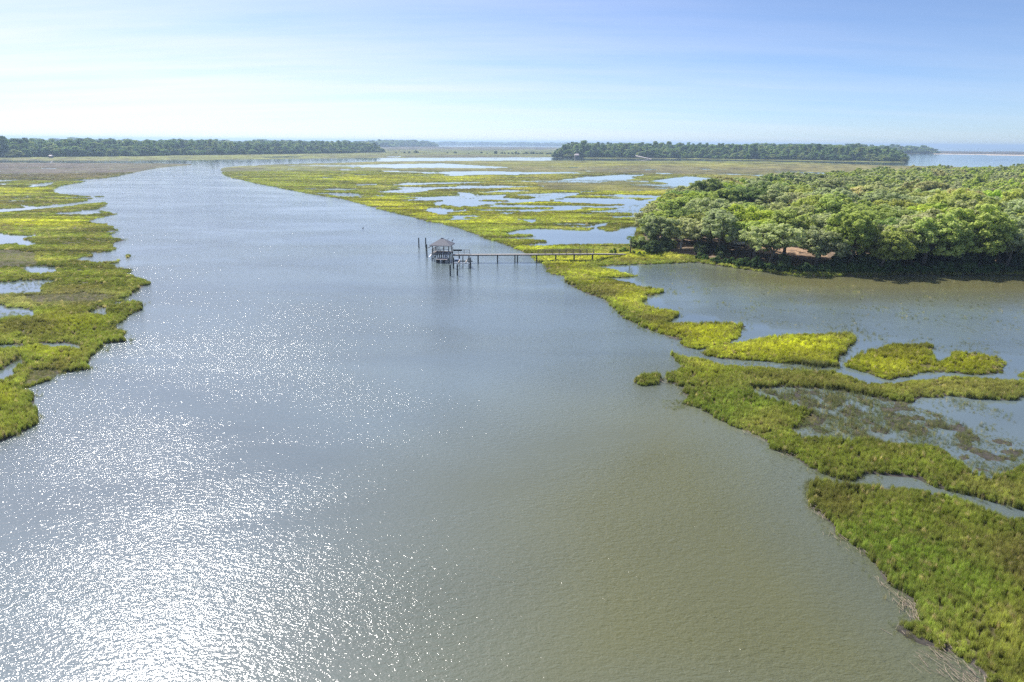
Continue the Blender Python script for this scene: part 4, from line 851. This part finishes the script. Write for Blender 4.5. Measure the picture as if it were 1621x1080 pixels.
# walkway: from the pier head to the causeway
wk = empty('walkway', (0, 0, 0)); 
def deckpt(px, py, z=DZ): g_ = ground([px], [py], z)[0]; return Vector((g_[0], g_[1], z))
WA = deckpt(715.5, 403.0); WB = deckpt(841, 402.4); WC_ = deckpt(941, 401.6, 2.0); 
wk.location = (WA.x, WA.y, 0); off = Vector((WA.x, WA.y, 0)); WA -= off; WB -= off; WC_ -= off
WD = Vector((*G(990, 405.5), .55)) - off
tag(wk, 'long timber walkway on piles from the pavilion over the marsh to the causeway', 'walkway')
def boards(p, q, w_=1.35):
    mb = MB(); p = Vector(p); q = Vector(q); n_ = max(2, int((q - p).length / .19)); 
    for k in range(n_):
        a_ = p.lerp(q, k / n_); b_ = p.lerp(q, (k + .88) / n_); mb.bar(a_, b_, w_, .05)
    return mb
for (p, q) in ((WA, WB), (WB, WC_), (WC_, WD)):
    boards(p, q).build('deck', deck_m, wk)
    d_ = (q - p).normalized(); s_ = Vector((-d_.y, d_.x, 0)) * .55; mb = MB()
    for sg in (-1, 1): mb.bar(p + s_ * sg - Vector((0, 0, .155)), q + s_ * sg - Vector((0, 0, .155)), .09, .26)
    mb.build('stringer', rail_m, wk)
tot = (WC_ - WA)
for px in (730, 759, 789, 816, 820, 850, 880, 909, 938):
    f_ = (px - 719) / (941 - 719); c = WA.lerp(WC_, f_)
    for sg in (-.5, .5): MB().tube([(c.x, c.y + sg, -1.5 if px < 845 else -.6), (c.x, c.y + sg, c.z - .29)], .15, 10).build('piling', pile_m, wk)
def P_at(px): return WA.lerp(WC_, (px - 719) / (941 - 719))
rail(wk, P_at(852) + Vector((0, .6, .03)), P_at(940) + Vector((0, .6, .03)), 8, 1.1); rail(wk, P_at(852) + Vector((0, -.6, .03)), P_at(940) + Vector((0, -.6, .03)), 8, 1.1, low=(.55,))
rail(wk, P_at(720) + Vector((0, .6, .03)), P_at(746) + Vector((0, .6, .03)), 3, 1.1); MB().box(P_at(721).x, P_at(734).x, P_at(721).y + .66, P_at(721).y + .72, DZ + .75, DZ + 1.2).build('windbreak_board', pile_m, wk)

# boat lift: two cross beams with bunks between four piles
bl0 = G(731.5, 424.5); bl = empty('boat_lift', (bl0[0], bl0[1], 0), R(-1)); tag(bl, 'low cradle of beams slung between piles below the walkway', 'boat lift')
for yy_ in (0, 3.4): MB().bar((-2.35, yy_, 1.15), (2.35, yy_, 1.15), .16, .24).build('cross_beam', whitew if yy_ == 0 else pile_m, bl)
for xx_ in (-.9, .9): MB().bar((xx_, -.3, 1.39), (xx_, 3.7, 1.39), .2, .22).build('bunk', grey_wood, bl)
MB().tube([(-.2, 4.6, 2.2), (-.2, 4.6, -1)], .13, 8).tube([(1.6, 1.4, 3.0), (1.6, 1.4, -1)], .15, 8).build('piling', pile_m, bl)
MB().box(-2.2, -.9, 3.5, 4.4, 1.27, 1.55).build('motor_cover', cover_m, bl)
MB().bar((1.55, 1.4, DZ + .2), (1.0, 3.6, 1.35), .5, .05).build('ramp', whitew, bl)

# birds
birdm = simple_mat('dark_feathers', (.05, .045, .045), .8, .2, 20)
def bird(loc, rz, s, label, standing=True):
    t = empty('bird', loc, rz); tag(t, label, 'bird'); mb = MB()
    if standing: mb.tube([(-.35, 0, .28), (-.2, 0, .38), (0, 0, .48), (.14, 0, .62), (.16, 0, .78), (.22, 0, .86), (.30, 0, .86), (.44, 0, .80)], [.02, .10, .14, .09, .045, .055, .04, .01], 10)
    else: mb.tube([(-.34, 0, .10), (-.22, 0, .06), (0, 0, .05), (.16, 0, .08), (.22, 0, .20), (.27, 0, .28), (.34, 0, .28), (.45, 0, .26)], [.02, .09, .13, .09, .04, .05, .035, .01], 10)
    for v in range(len(mb.v)): mb.v[v] = tuple(c * s for c in mb.v[v])
    mb.build('body', birdm, t, True)
    if standing: MB().tube([(0, -.06 * s, 0), (0, -.06 * s, .4 * s)], .015, 5).tube([(0, .06 * s, 0), (0, .06 * s, .4 * s)], .015, 5).build('leg', birdm, t)
x, y = G(574.5, 361.3); bird((x, y, -.02), R(20), 1.1, 'small dark bird floating alone on the open river', False)
from math import cos, sin
def roofpt(lx, ly, lz): return (c0[0] + lx * cos(RZ) - ly * sin(RZ), c0[1] + lx * sin(RZ) + ly * cos(RZ), lz)
# on the hip that runs down to the right rear corner
f1, f2 = .45, .78
for f_, s_, lb in ((.42, .62, 'smaller dark bird on the roof hip, nearer the peak'), (.80, 1.0, 'larger dark bird on the roof hip, nearer the eave')):
    lx = .25 + (ex - .25) * f_; ly = ey * f_; lz = ez + 1.6 * (1 - f_); bird(roofpt(lx, ly, lz), R(30), s_, lb)

# ------------------------------------------------------------------ haze
hz_m, n, l = mat_new('haze'); o = n.new('ShaderNodeOutputMaterial'); v = n.new('ShaderNodeVolumePrincipled'); l.new(v.outputs[0], o.inputs['Volume'])
v.inputs['Color'].default_value = (.55, .76, 1.0, 1); v.inputs['Density'].default_value = 1.5e-4; v.inputs['Anisotropy'].default_value = .3
hb = MB().box(-27000, 27000, -27000, 27000, -55, 48).build('haze', hz_m); tag(hb, 'thin blue haze over the marsh and the far woods', 'haze', None, 'stuff')
